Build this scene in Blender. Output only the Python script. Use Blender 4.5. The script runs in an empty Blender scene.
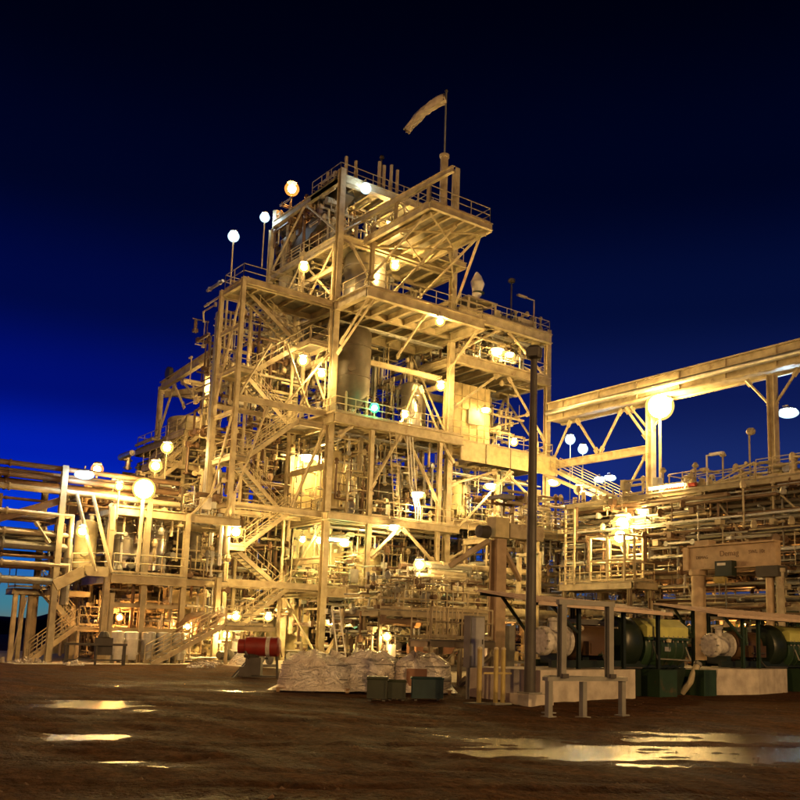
import bpy, math, random
import numpy as np
from mathutils import Vector, Matrix

# ------------------------------------------------------------------ camera, world, sun, exposure
scene = bpy.context.scene
COL = scene.collection
R_ = math.radians
random.seed(7)

# world axes: +X runs right and away, +Y runs left and away (the plant grid), Z up, metres
YAW, PITCH, ROLL, CAM_H = R_(51.05), R_(9.13), R_(1.36), 1.7
FOC, PX, PY = 949.4, 469.9, 489.0
cam_data = bpy.data.cameras.new('camera'); cam = bpy.data.objects.new('camera', cam_data); COL.objects.link(cam)
fw = Vector((math.cos(YAW)*math.cos(PITCH), math.sin(YAW)*math.cos(PITCH), math.sin(PITCH)))
rt = Vector((math.sin(YAW), -math.cos(YAW), 0)); up = rt.cross(fw)
rt2 = rt*math.cos(ROLL)+up*math.sin(ROLL); up2 = up*math.cos(ROLL)-rt*math.sin(ROLL)
cam.matrix_world = Matrix(((rt2.x, up2.x, -fw.x, 0), (rt2.y, up2.y, -fw.y, 0), (rt2.z, up2.z, -fw.z, CAM_H), (0, 0, 0, 1)))
cam_data.sensor_width = 36; cam_data.lens = FOC/800*36
cam_data.shift_x = -(PX-400)/800; cam_data.shift_y = (PY-400)/800
cam_data.clip_start = 0.1; cam_data.clip_end = 6000
scene.camera = cam

world = bpy.data.worlds.new('World'); scene.world = world; world.use_nodes = True
SUN_AZ = YAW + R_(40)            # compass of the sunk sun, left of the view
def build_world():
    # late dusk: a sunk sun to the left of the view; the sky fades with height and with the turn away from it
    nt = world.node_tree; nt.nodes.clear(); N = nt.nodes.new; L = nt.links.new
    out = N('ShaderNodeOutputWorld'); bg = N('ShaderNodeBackground')
    tc = N('ShaderNodeTexCoord'); sx = N('ShaderNodeSeparateXYZ'); L(tc.outputs['Generated'], sx.inputs[0])
    el = N('ShaderNodeMath'); el.operation = 'ARCSINE'; L(sx.outputs[2], el.inputs[0])
    eln = N('ShaderNodeMath'); eln.operation = 'MULTIPLY'; L(el.outputs[0], eln.inputs[0]); eln.inputs[1].default_value = 1/R_(60)
    def ramp(stops):
        r = N('ShaderNodeValToRGB'); r.color_ramp.interpolation = 'EASE'
        e = r.color_ramp.elements
        while len(e) < len(stops): e.new(0.5)
        for k, (d, c) in enumerate(stops):
            e[k].position = d/60
            e[k].color = tuple((v/255/12.92 if v < 10 else ((v/255+.055)/1.055)**2.4) for v in c)+(1,)
        L(eln.outputs[0], r.inputs[0]); return r
    ra = ramp([(0, (100, 108, 96)), (1.6, (62, 122, 140)), (4, (16, 92, 186)), (6.5, (3, 52, 205)), (10, (0, 27, 168)), (13.5, (0, 13, 112)), (18.5, (0, 8, 66)), (25, (0, 4, 34)), (33, (0, 1, 14)), (60, (0, 0, 7))])
    rb = ramp([(0, (62, 66, 82)), (5, (36, 52, 104)), (10, (24, 42, 104)), (15, (12, 24, 78)), (20, (3, 13, 54)), (27, (0, 4, 30)), (37, (0, 1, 13)), (60, (0, 0, 6))])
    dp = N('ShaderNodeVectorMath'); dp.operation = 'DOT_PRODUCT'; L(tc.outputs['Generated'], dp.inputs[0])
    dp.inputs[1].default_value = (math.cos(SUN_AZ), math.sin(SUN_AZ), 0)
    mr = N('ShaderNodeMapRange'); mr.interpolation_type = 'SMOOTHSTEP'; L(dp.outputs['Value'], mr.inputs[0])
    mr.inputs[1].default_value = 0.55; mr.inputs[2].default_value = 0.98
    mx = N('ShaderNodeMix'); mx.data_type = 'RGBA'; L(mr.outputs[0], mx.inputs[0]); L(rb.outputs[0], mx.inputs[6]); L(ra.outputs[0], mx.inputs[7])
    sky = N('ShaderNodeTexSky'); sky.sky_type = 'NISHITA'; sky.sun_disc = False
    sky.sun_elevation = R_(-4); sky.sun_rotation = R_(90)-SUN_AZ; sky.ozone_density = 6
    ad = N('ShaderNodeMix'); ad.data_type = 'RGBA'; ad.blend_type = 'ADD'; ad.inputs[0].default_value = 0.01
    L(mx.outputs[2], ad.inputs[6]); L(sky.outputs[0], ad.inputs[7])
    L(ad.outputs[2], bg.inputs[0]); bg.inputs[1].default_value = 0.56
    L(bg.outputs[0], out.inputs[0])
build_world()

sun_d = bpy.data.lights.new('sun', 'SUN'); sun_d.energy = 0.012; sun_d.angle = R_(10); sun_d.color = (1, .8, .6)
sun = bpy.data.objects.new('sun', sun_d); COL.objects.link(sun)
sun.rotation_euler = (R_(88), 0, SUN_AZ+R_(90))

scene.view_settings.view_transform = 'Standard'; scene.view_settings.look = 'None'
scene.view_settings.exposure = 0.85; scene.view_settings.gamma = 1.0
scene.render.engine = 'CYCLES'
scene.cycles.max_bounces = 6; scene.cycles.diffuse_bounces = 4; scene.cycles.transparent_max_bounces = 8; scene.cycles.glossy_bounces = 3
scene.cycles.transmission_bounces = 2; scene.cycles.sample_clamp_indirect = 4.0; scene.cycles.sample_clamp_direct = 0
scene.cycles.use_denoising = True
scene.cycles.caustics_reflective = False; scene.cycles.caustics_refractive = False

# ------------------------------------------------------------------ materials
MATS = {}
def mat(name, col, rough=.55, metal=0.0, col2=None, nscale=2.5, bump=0.0, bscale=30, spec=.4, coat=0, rust=0.0):
    m = bpy.data.materials.new(name); m.use_nodes = True; nt = m.node_tree; N = nt.nodes.new; L = nt.links.new
    p = nt.nodes['Principled BSDF']
    p.inputs['Roughness'].default_value = rough; p.inputs['Metallic'].default_value = metal
    p.inputs['Specular IOR Level'].default_value = spec; p.inputs['Coat Weight'].default_value = coat
    tc = N('ShaderNodeNewGeometry'); no = N('ShaderNodeTexNoise'); no.inputs['Scale'].default_value = nscale
    no.inputs['Detail'].default_value = 6; L(tc.outputs['Position'], no.inputs['Vector'])
    c2 = col2 or tuple(v*.72 for v in col)
    mr = N('ShaderNodeMapRange'); L(no.outputs[0], mr.inputs[0]); mr.inputs[1].default_value = .35; mr.inputs[2].default_value = .68
    mx = N('ShaderNodeMix'); mx.data_type = 'RGBA'; L(mr.outputs[0], mx.inputs[0])
    mx.inputs[6].default_value = (*col, 1); mx.inputs[7].default_value = (*c2, 1)
    last = mx.outputs[2]
    if rust:
        n2 = N('ShaderNodeTexNoise'); n2.inputs['Scale'].default_value = 1.3; n2.inputs['Detail'].default_value = 9; n2.inputs['Roughness'].default_value = .7
        L(tc.outputs['Position'], n2.inputs['Vector'])
        r2 = N('ShaderNodeMapRange'); L(n2.outputs[0], r2.inputs[0]); r2.inputs[1].default_value = .58; r2.inputs[2].default_value = .72; r2.inputs[4].default_value = rust
        m2 = N('ShaderNodeMix'); m2.data_type = 'RGBA'; L(r2.outputs[0], m2.inputs[0]); L(last, m2.inputs[6]); m2.inputs[7].default_value = (.16, .07, .03, 1)
        last = m2.outputs[2]
    L(last, p.inputs['Base Color'])
    rr = N('ShaderNodeMapRange'); L(no.outputs[0], rr.inputs[0]); rr.inputs[3].default_value = max(.05, rough-.12); rr.inputs[4].default_value = min(1, rough+.15)
    L(rr.outputs[0], p.inputs['Roughness'])
    if bump:
        nb = N('ShaderNodeTexNoise'); nb.inputs['Scale'].default_value = bscale; nb.inputs['Detail'].default_value = 5; L(tc.outputs['Position'], nb.inputs['Vector'])
        b = N('ShaderNodeBump'); b.inputs['Strength'].default_value = bump; b.inputs['Distance'].default_value = .05
        L(nb.outputs[0], b.inputs['Height']); L(b.outputs[0], p.inputs['Normal'])
    MATS[name] = m; return m
CREAM = mat('cream_steel_paint', (.54, .47, .31), .5, col2=(.34, .28, .18), nscale=1.6, rust=.75)
CREAM2 = mat('grey_cream_paint', (.40, .35, .24), .55, rust=.7)
GRATE = mat('grating_deck', (.26, .24, .19), .7, bump=.3, rust=.5)
GALV = mat('galvanised_steel', (.40, .40, .38), .4, .4, rust=.3)
GREY = mat('grey_steel_paint', (.22, .215, .19), .5, rust=.3)
DARK = mat('dark_steel', (.06, .054, .046), .5)
BROWN = mat('brown_pipe_paint', (.14, .085, .05), .5, rust=.3)
ALU = mat('pipe_cladding', (.58, .57, .54), .34, .8)
STAIN = mat('stainless_vessel', (.50, .47, .42), .30, .85, nscale=.8)
RUBBER = mat('dark_hopper_paint', (.09, .075, .055), .5, rust=.4)
TANKC = mat('cream_tank_paint', (.62, .54, .30), .45)
PANEL = mat('cream_cladding', (.60, .50, .27), .5)
CONC = mat('concrete', (.50, .45, .38), .85, col2=(.34, .30, .25), bump=.25, bscale=14)
YEL = mat('yellow_paint', (.42, .33, .11), .5, rust=.3)
PEACH = mat('crane_peach_paint', (.47, .35, .22), .5, rust=.5)
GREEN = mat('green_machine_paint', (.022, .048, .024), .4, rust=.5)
GREEN_LIT = mat('lamplit_green_cover', (.50, .50, .15), .45, rust=.2)  # green gear cover, with the lamplight on its top put into the colour
DGREEN = mat('dark_green_machine', (.013, .022, .015), .4)
MOTOR = mat('brown_motor_paint', (.075, .042, .02), .45, rust=.4)
WHITEM = mat('white_cover_paint', (.55, .53, .50), .5, col2=(.36, .34, .31), nscale=9)
RED = mat('red_tank_paint', (.22, .022, .015), .45, rust=.6)
WHITE = mat('white_paint', (.72, .70, .66), .5)
WOOD = mat('pallet_wood', (.28, .18, .09), .8)
TEAL = mat('teal_crate_paint', (.018, .042, .045), .5)
OLIVE = mat('olive_crate_paint', (.035, .042, .025), .5)
CARD = mat('brown_carton', (.25, .13, .08), .8)
ROOFT = mat('canopy_roof_sheet', (.55, .43, .33), .6)
SOCK = mat('windsock_cloth', (.62, .55, .42), .8)
RUBBLE = mat('pale_rubble', (.45, .40, .34), .9)
INK = mat('dark_lettering', (.17, .11, .065), .6)
WRAP = mat('clear_stretch_wrap', (.82, .79, .74), .18, 0, col2=(.60, .53, .44), nscale=1.4, bump=.55, bscale=4, spec=.6)
def crinkle(m):          # sharp creases: two stretched ridge noises
    nt = m.node_tree; N = nt.nodes.new; L = nt.links.new; p = nt.nodes['Principled BSDF']; g = N('ShaderNodeNewGeometry'); prev = None
    for sc, st, di in ((2.4, (1, .5, 1.6), .20), (5.5, (.6, 1.3, .7), .05)):
        mp = N('ShaderNodeMapping'); mp.inputs['Scale'].default_value = st; L(g.outputs['Position'], mp.inputs[0])
        n = N('ShaderNodeTexNoise'); n.inputs['Scale'].default_value = sc; n.inputs['Detail'].default_value = 4; n.inputs['Distortion'].default_value = 1.2; L(mp.outputs[0], n.inputs['Vector'])
        s1 = N('ShaderNodeMath'); s1.operation = 'SUBTRACT'; L(n.outputs[0], s1.inputs[0]); s1.inputs[1].default_value = .5
        ab = N('ShaderNodeMath'); ab.operation = 'ABSOLUTE'; L(s1.outputs[0], ab.inputs[0]); pw = N('ShaderNodeMath'); pw.operation = 'POWER'; L(ab.outputs[0], pw.inputs[0]); pw.inputs[1].default_value = .6
        b = N('ShaderNodeBump'); b.inputs['Strength'].default_value = 1; b.inputs['Distance'].default_value = di; b.invert = True; L(pw.outputs[0], b.inputs['Height'])
        if prev: L(prev.outputs[0], b.inputs['Normal'])
        prev = b
    L(prev.outputs[0], p.inputs['Normal'])
crinkle(WRAP)
HILL = mat('dark_scrub', (.012, .012, .010), 1)
def emat(name, col, s):
    m = bpy.data.materials.new(name); m.use_nodes = True; nt = m.node_tree; nt.nodes.clear()
    o = nt.nodes.new('ShaderNodeOutputMaterial'); e = nt.nodes.new('ShaderNodeEmission')
    e.inputs[0].default_value = (*col, 1); e.inputs[1].default_value = s; nt.links.new(e.outputs[0], o.inputs[0])
    return m
LAMPCOL = {'amber': (1, .40, .09), 'yellow': (1, .62, .19), 'white': (.66, .88, 1), 'green': (.15, 1, .45), 'warm': (1, .64, .22), 'sodium': (1, .56, .19)}
EM = {}
def lampmat(colour, watts, r):
    s = watts/(math.pi*4*math.pi*r*r); key = (colour, round(s, -1) if s > 20 else round(s))
    if key not in EM: EM[key] = emat('lit_%s_glass' % colour, LAMPCOL[colour], max(key[1], 3))
    return EM[key]

HALO = {}
def halo(colour):        # added outer bowl that imitates the halo round the bulb, in the lamp's colour
    if colour not in HALO:
        m = bpy.data.materials.new('halo_%s_bowl' % colour); m.use_nodes = True; nt = m.node_tree; nt.nodes.clear(); N = nt.nodes.new
        o = N('ShaderNodeOutputMaterial'); e = N('ShaderNodeEmission'); tr = N('ShaderNodeBsdfTransparent'); mx = N('ShaderNodeMixShader')
        e.inputs[0].default_value = (*[v**1.3 for v in LAMPCOL[colour]], 1); e.inputs[1].default_value = 1.25; mx.inputs[0].default_value = .5
        nt.links.new(tr.outputs[0], mx.inputs[1]); nt.links.new(e.outputs[0], mx.inputs[2]); nt.links.new(mx.outputs[0], o.inputs[0]); HALO[colour] = m
    return HALO[colour]

# ------------------------------------------------------------------ mesh helpers
class MB:
    def __init__(s): s.v = []; s.f = []
    def add(s, vs, fs):
        o = len(s.v); s.v += [tuple(v) for v in vs]; s.f += [tuple(i+o for i in f) for f in fs]; return s
    def box(s, c, d, rz=0, M=None):
        x, y, z = d[0]/2, d[1]/2, d[2]/2
        vs = [Vector((a, b, e)) for e in (-z, z) for a, b in ((-x, -y), (x, -y), (x, y), (-x, y))]
        if rz: M = Matrix.Rotation(rz, 3, 'Z')
        if M is not None: vs = [M @ v for v in vs]
        c = Vector(c)
        return s.add([v+c for v in vs], [(3, 2, 1, 0), (4, 5, 6, 7), (0, 1, 5, 4), (1, 2, 6, 5), (2, 3, 7, 6), (3, 0, 4, 7)])
    def span(s, a, b):            # box between two corners
        return s.box([(a[i]+b[i])/2 for i in range(3)], [abs(b[i]-a[i]) for i in range(3)])
    def prism(s, p, q, prof, upv=(0, 0, 1)):
        p, q = Vector(p), Vector(q); d = (q-p).normalized(); u = Vector(upv)
        if abs(d.dot(u)) > .98: u = Vector((0, 1, 0))
        sd = d.cross(u).normalized(); u = sd.cross(d); n = len(prof)
        vs = [e+sd*a+u*b for e in (p, q) for a, b in prof]
        fs = [(i, (i+1) % n, n+(i+1) % n, n+i) for i in range(n)]+[tuple(range(n-1, -1, -1)), tuple(range(n, 2*n))]
        return s.add(vs, fs)
    def hbeam(s, p, q, w, d, t=None, upv=(0, 0, 1)):
        t = t or max(.012, d*.07); a, b, c = w/2, d/2, t/2
        return s.prism(p, q, [(-a, -b), (a, -b), (a, -b+t), (c, -b+t), (c, b-t), (a, b-t), (a, b), (-a, b), (-a, b-t), (-c, b-t), (-c, -b+t), (-a, -b+t)], upv)
    def bar(s, p, q, w, d, upv=(0, 0, 1)):
        return s.prism(p, q, [(-w/2, -d/2), (w/2, -d/2), (w/2, d/2), (-w/2, d/2)], upv)
    def tube(s, pts, r, n=8, cap=True):
        pts = [Vector(p) for p in pts]; rs = r if isinstance(r, (list, tuple)) else [r]*len(pts)
        o = len(s.v); prev = None
        for i, p in enumerate(pts):
            d1 = (p-pts[i-1]).normalized() if i else None
            d2 = (pts[i+1]-p).normalized() if i < len(pts)-1 else None
            d = ((d1 or d2)+(d2 or d1)); d = d.normalized() if d.length > 1e-6 else (d1 or d2)
            k = 1.0
            if d1 and d2: k = 1/max(.45, d.dot(d1))
            if prev is None:
                a = Vector((0, 0, 1)) if abs(d.z) < .9 else Vector((1, 0, 0)); u = d.cross(a).normalized()
            else:
                u = prev-d*prev.dot(d); u = u.normalized() if u.length > 1e-5 else d.orthogonal().normalized()
            w = d.cross(u); prev = u
            for j in range(n):
                t = 2*math.pi*j/n; v = p+(u*math.cos(t)+w*math.sin(t))*rs[i]*(k**.5); s.v.append(tuple(v))
        for i in range(len(pts)-1):
            for j in range(n):
                s.f.append((o+i*n+j, o+i*n+(j+1) % n, o+(i+1)*n+(j+1) % n, o+(i+1)*n+j))
        if cap: s.f.append(tuple(o+j for j in range(n-1, -1, -1))); s.f.append(tuple(o+(len(pts)-1)*n+j for j in range(n)))
        return s
    def lathe(s, prof, c, ax='Z', n=24):   # prof: (radius, height along the axis)
        c = Vector(c); o = len(s.v)
        for r, h in prof:
            for j in range(n):
                t = 2*math.pi*j/n; a, b = r*math.cos(t), r*math.sin(t)
                s.v.append(tuple(c+Vector({'Z': (a, b, h), 'X': (h, a, b), 'Y': (b, h, a)}[ax])))
        for i in range(len(prof)-1):
            for j in range(n):
                s.f.append((o+i*n+j, o+i*n+(j+1) % n, o+(i+1)*n+(j+1) % n, o+(i+1)*n+j))
        if prof[0][0] > 1e-4: s.f.append(tuple(o+j for j in range(n-1, -1, -1)))
        if prof[-1][0] > 1e-4: s.f.append(tuple(o+(len(prof)-1)*n+j for j in range(n)))
        return s
    def mesh(s, name, m, off=(0, 0, 0), smooth=False):
        me = bpy.data.meshes.new(name); ox, oy, oz = off
        me.from_pydata([(x-ox, y-oy, z-oz) for x, y, z in s.v], [], s.f); me.materials.append(m)
        if smooth: me.shade_smooth(); me.set_sharp_from_angle(angle=R_(40))
        me.update(); return me
def sphere(c, r, n=10, k=6, sq=(1, 1, 1)):
    mb = MB(); prof = [(r*math.sin(math.pi*i/k), -r*math.cos(math.pi*i/k)) for i in range(k+1)]
    mb.lathe(prof, (0, 0, 0), 'Z', n); mb.v = [(c[0]+x*sq[0], c[1]+y*sq[1], c[2]+z*sq[2]) for x, y, z in mb.v]; return mb

class Thing:                       # an Empty at the thing's base that parents its parts
    def __init__(s, name, loc, label, cat, group=None):
        s.loc = tuple(loc); o = bpy.data.objects.new(name, None); COL.objects.link(o); o.location = s.loc
        o.empty_display_size = .2; o['label'] = label; o['category'] = cat
        if group: o['group'] = group
        s.o = o
    def part(s, name, mb, m, parent=None, label=None, smooth=False, kind=None):
        o = bpy.data.objects.new(name, mb.mesh(name, m, s.loc, smooth)); COL.objects.link(o); o.parent = parent or s.o
        if label: o['label'] = label
        if kind: o['kind'] = kind
        return o
    def inst(s, name, me, at, parent=None, rz=0):      # a part that shares its mesh with its likes
        o = bpy.data.objects.new(name, me); COL.objects.link(o); o.parent = parent or s.o
        o.location = [at[i]-s.loc[i] for i in range(3)]; o.rotation_euler[2] = rz
        return o
def solo(name, mb, m, label, cat, group=None, smooth=False, loc=None):
    loc = loc or (mb.v[0][0], mb.v[0][1], min(v[2] for v in mb.v))
    o = bpy.data.objects.new(name, mb.mesh(name, m, loc, smooth)); o.location = loc; COL.objects.link(o)
    o['label'] = label; o['category'] = cat
    if group: o['group'] = group
    return o
def copy_tree(o, parent=None):
    c = o.copy(); COL.objects.link(c)
    if parent: c.parent = parent
    for ch in list(o.children): copy_tree(ch, c)
    return c

def column(t, x, y, z0, z1, w=.42, m=CREAM, name='column'):
    w *= .88; mb = MB().hbeam((x, y, z0), (x, y, z1), w, w, upv=(0, 1, 0))
    if z1-z0 > 3:
        z = z0+2.6
        while z < z1-1:                                  # bolted splices
            for s in (-1, 1): mb.box((x, y+s*(w/2+.012), z), (w*.9, .02, .55)); mb.box((x+s*w*.12, y, z), (.02, w*.8, .5))
            z += 5.2
        mb.box((x, y, z0+.02), (w*1.7, w*1.7, .05))
    t.part(name, mb, m)
def beam(t, p, q, d=.45, w=None, m=CREAM, name='beam'):
    t.part(name, MB().hbeam(p, q, w or d*.55, d), m)
def brace(t, p, q, r=.11, m=CREAM):
    r *= .74; p, q = Vector(p), Vector(q); d = (q-p).normalized(); mb = MB().tube([p, q], r, 6)
    for a, e in ((p, d), (q, -d)): mb.bar(a, a+e*min(.55, (q-p).length*.2), .03, r*4.2)      # gusset plates
    t.part('brace', mb, m)
def rail_mb(pts, h=1.1, gap=1.5, r=.032):
    mb = MB(); pts = [Vector(p) for p in pts]
    for hh in (h, h*.55): mb.tube([p+Vector((0, 0, hh)) for p in pts], r, 5)
    for a, b in zip(pts, pts[1:]):
        n = max(1, round((b-a).length/gap))
        for i in range(n+1):
            p = a.lerp(b, i/n); mb.tube([p, p+Vector((0, 0, h))], r, 5)
        mb.bar(a+Vector((0, 0, .08)), b+Vector((0, 0, .08)), .012, .12)
    return mb
def rail(t, pts, m=CREAM, h=1.1, gap=1.5): t.part('handrail', rail_mb(pts, h, gap), m)
def deck(t, x0, x1, y0, y1, z, d=.4, m=CREAM, joist='y', gap=1.3, fascia=True, slab=GRATE):
    t.part('deck', MB().span((x0+.02, y0+.02, z-.06), (x1-.02, y1-.02, z)), slab)
    zb = z-.062-d/2
    if fascia:
        for y in (y0, y1): beam(t, (x0, y, zb), (x1, y, zb), d, m=m, name='edge_beam')
        for x in (x0, x1): beam(t, (x, y0+.16, zb-.004), (x, y1-.16, zb-.004), d, m=m, name='edge_beam')
    dj = d*.6
    if joist == 'y':
        n = int((x1-x0)/gap)
        for i in range(1, n): beam(t, (x0+(x1-x0)*i/n, y0+.15, z-.07-dj/2), (x0+(x1-x0)*i/n, y1-.15, z-.07-dj/2), dj, m=m, name='joist')
    else:
        n = int((y1-y0)/gap)
        for i in range(1, n): beam(t, (x0+.15, y0+(y1-y0)*i/n, z-.07-dj/2), (x1-.15, y0+(y1-y0)*i/n, z-.07-dj/2), dj, m=m, name='joist')
TREADS = {}
def stair(t, p, q, w=.95, side=(0, 1, 0), m=CREAM, rails=True):
    # p foot, q head, both on the near stringer; side points to the far stringer
    p, q, sd = Vector(p), Vector(q), Vector(side)
    mb = MB()
    for k in (0, w): mb.bar(p+sd*k, q+sd*k, .07, .28)
    fl = t.part('stair_flight', mb, m)
    n = max(3, round((q.z-p.z)/.21)); run = (q-p); run.z = 0; ang = math.atan2(run.y, run.x)
    key = round(w, 2)
    if key not in TREADS: TREADS[key] = MB().box((0, 0, 0), (.25, w-.08, .045)).mesh('tread', GALV)
    for i in range(1, n):
        c = p.lerp(q, i/n)+sd*w/2; t.inst('tread', TREADS[key], c, fl, ang)
    if rails:
        mb = MB()
        for k in (0, w):
            for h in (1.05, .6): mb.tube([p+sd*k+Vector((0, 0, h)), q+sd*k+Vector((0, 0, h))], .032, 5)
            for i in range(5):
                c = p.lerp(q, i/4)+sd*k; mb.tube([c, c+Vector((0, 0, 1.05))], .032, 5)
        t.part('handrail', mb, m, fl)
    return fl
rnd = random.Random(3)
def pipes(t, x0, x1, y0, y1, z0, z1, n, rr=(.06, .1, .14, .2), mats=None, seg=3, lens=(1.5, 5)):
    mats = mats or [CREAM, CREAM2, GALV, ALU, GREY, BROWN, CREAM]
    for _ in range(n):
        p = [rnd.uniform(x0, x1), rnd.uniform(y0, y1), rnd.uniform(z0, z1)]; pts = [tuple(p)]; last = -1
        for k in range(rnd.randint(1, seg)):
            ax = rnd.choice([a for a in (0, 1, 2) if a != last]); last = ax
            lo, hi = ((x0, x1), (y0, y1), (z0, z1))[ax]; L = rnd.uniform(*lens)*rnd.choice((-1, 1))
            p[ax] = min(hi, max(lo, p[ax]+L)); 
            if (Vector(p)-Vector(pts[-1])).length < .3: continue
            pts.append(tuple(p))
        if len(pts) < 2: continue
        r = rnd.choice(rr); mb = MB(); mb.tube(pts, r, 8)
        a, b = Vector(pts[0]), Vector(pts[1]); d = (b-a).normalized()
        for k in (.15, .8):
            c = a.lerp(b, k); mb.tube([c-d*.04, c+d*.04], r*1.5, 8)
        t.part('pipe', mb, rnd.choice(mats), smooth=True)
def pipework(t, x0, x1, y0, y1, z0, z1, n, m, rr=(.03, .045, .06, .09), lens=(.5, 3.2), axes=(0, 1, 2, 2)):
    # small bore pipes, fittings and supports too many to tell apart: one part
    mb = MB()
    for _ in range(n):
        p = [rnd.uniform(x0, x1), rnd.uniform(y0, y1), rnd.uniform(z0, z1)]; pts = [Vector(p)]; last = -1
        for k in range(rnd.randint(1, 4)):
            ax = rnd.choice(([a for a in axes if a != last] or [2])); last = ax; lo, hi = ((x0, x1), (y0, y1), (z0, z1))[ax]
            p[ax] = min(hi, max(lo, p[ax]+rnd.uniform(*lens)*rnd.choice((-1, 1))))
            if (Vector(p)-pts[-1]).length > .2: pts.append(Vector(p))
        if len(pts) < 2: continue
        r = rnd.choice(rr); mb.tube(pts, r, 6)
        for q in pts[1:]:
            k = rnd.random()
            if k < .35: mb.lathe([(r*2.2, -.05), (r*2.4, 0), (r*2.2, .05)], q, rnd.choice('XYZ'), 8)
            elif k < .5: mb.box(q, [rnd.uniform(.15, .45) for _ in range(3)])
            elif k < .6: mb.lathe([(.05, -.2), (.16, -.15), (.2, .05), (.12, .25), (.03, .3)], q, 'Z', 8)
    t.part('pipework', mb, m, kind='stuff')
def valves(t, x0, x1, y0, y1, zs, n):
    for _ in range(n):
        c = Vector((rnd.uniform(x0, x1), rnd.uniform(y0, y1), rnd.choice(zs)+rnd.uniform(.5, 1.3))); mb = MB()
        mb.lathe([(.12, -.25), (.17, -.24), (.17, -.2), (.12, -.18), (.16, 0), (.12, .18), (.17, .2), (.17, .24), (.12, .25)], c, rnd.choice('XY'), 8)
        mb.tube([c, c+Vector((0, 0, .4))], .04, 6); mb.lathe([(.2, .38), (.23, .4), (.2, .42)], c, 'Z', 10)
        mb.tube([c-Vector((0, 0, .5)), c], .05, 6)
        t.part('valve', mb, rnd.choice([GREY, CREAM2, DARK, BROWN]))
def boxes(t, x0, x1, y0, y1, zs, n, mats=None):
    for _ in range(n):
        z = rnd.choice(zs); w, d, h = rnd.uniform(.3, .8), rnd.uniform(.2, .5), rnd.uniform(.4, 1.1)
        c = Vector((rnd.uniform(x0, x1), rnd.uniform(y0, y1), z)); mb = MB()
        mb.box(c+Vector((0, 0, .5+h/2)), (w, d, h)); mb.box(c+Vector((0, -d/2-.01, .5+h/2)), (w*.85, .02, h*.88))
        for s in (-1, 1): mb.tube([c+Vector((s*w*.4, 0, 0)), c+Vector((s*w*.4, 0, .5))], .03, 5)
        t.part('junction_box', mb, rnd.choice(mats or [CREAM, GREY, WHITE, GALV, TANKC]))
def tray(t, p, q, w=.5, m=GALV):
    p, q = Vector(p), Vector(q); d = (q-p).normalized(); s = d.cross(Vector((0, 0, 1))).normalized()*w/2; mb = MB()
    for k in (-1, 1): mb.bar(p+s*k, q+s*k, .03, .12)
    n = int((q-p).length/.6)
    for i in range(n+1):
        c = p.lerp(q, i/max(n, 1)); mb.bar(c-s, c+s, .05, .03)
    for k in (-.6, -.2, .25, .6): mb.tube([p+s*k+Vector((0, 0, .04)), q+s*k+Vector((0, 0, .04))], .04, 5)
    t.part('cable_tray', mb, m)
def vessel(name, c, r, h, m, label, cat='vessel', dome=.35, cone=0, legs=4, leg_h=1.0, flange=2, group=None, top=True):
    t = Thing(name, c, label, cat, group); x, y, z = c; zb = z+leg_h
    prof = [(.12 if cone else .02, -cone if cone else 0)]
    if not cone: prof += [(r*.7, .0)]
    prof += [(r, .0 if cone else .12*r), (r, h)]
    prof += [(r*math.cos(a), h+dome*r*math.sin(a)) for a in (.4, .8, 1.2)]+[(.02, h+dome*r)]
    z0 = zb+cone
    t.part('shell', MB().lathe(prof, (x, y, z0), 'Z', 28), m, smooth=True)
    for k in range(flange):
        hz = z0+h*(k+.5)/flange
        t.part('girth_ring', MB().lathe([(r+.002, hz-.05), (r+.05, hz-.045), (r+.05, hz+.045), (r+.002, hz+.05)], (x, y, 0), 'Z', 28), m)
    if leg_h+cone > .1:
        for k in range(legs):
            a = math.pi/4+2*math.pi*k/legs; lx, ly = x+r*.88*math.cos(a), y+r*.88*math.sin(a)
            t.part('leg', MB().tube([(lx, ly, z), (lx, ly, z0+.3)], .09, 6), CREAM2)
    if top:
        t.part('nozzle', MB().lathe([(.14, 0), (.14, .35), (.22, .35), (.22, .42), (.02, .42)], (x+r*.4, y, z0+h+dome*r*.7), 'Z', 10), m)
        a = math.atan2(-y, -x)
        t.part('manway', MB().tube([(x+r*.93*math.cos(a), y+r*.93*math.sin(a), z0+h*.35), (x+(r+.16)*math.cos(a), y+(r+.16)*math.sin(a), z0+h*.35)], min(.3, r*.35), 14), m)
    return t
def pump(c, rz, m, label, group=None):
    t = Thing('pump_set', (0, 0, 0), label, 'pump', group)
    t.part('base_frame', MB().box((0, 0, .12), (1.5, .6, .14)), GREY)
    t.part('motor', MB().lathe([(.05, -.62), (.22, -.6), (.24, -.55), (.24, 0), (.2, .04), (.05, .05)], (0, 0, .5), 'X', 16), m, smooth=True)
    t.part('casing', MB().lathe([(.1, .3), (.33, .34), (.36, .42), (.33, .5), (.1, .56)], (0, 0, .5), 'X', 16), GREY, smooth=True)
    t.part('shaft', MB().tube([(0, 0, .5), (.35, 0, .5)], .06, 8), DARK)
    t.part('outlet_pipe', MB().tube([(.42, 0, .7), (.42, 0, 1.3), (.42, .6, 1.3)], .09, 8), CREAM2, smooth=True)
    for k in (-.3, .42): t.part('foot', MB().box((k, 0, .28), (.14, .3, .2)), GREY)
    t.o.location = c; t.o.rotation_euler[2] = rz
    return t
TOCAM = lambda p: (Vector((0, 0, 1.7))-Vector(p)).normalized()
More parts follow.
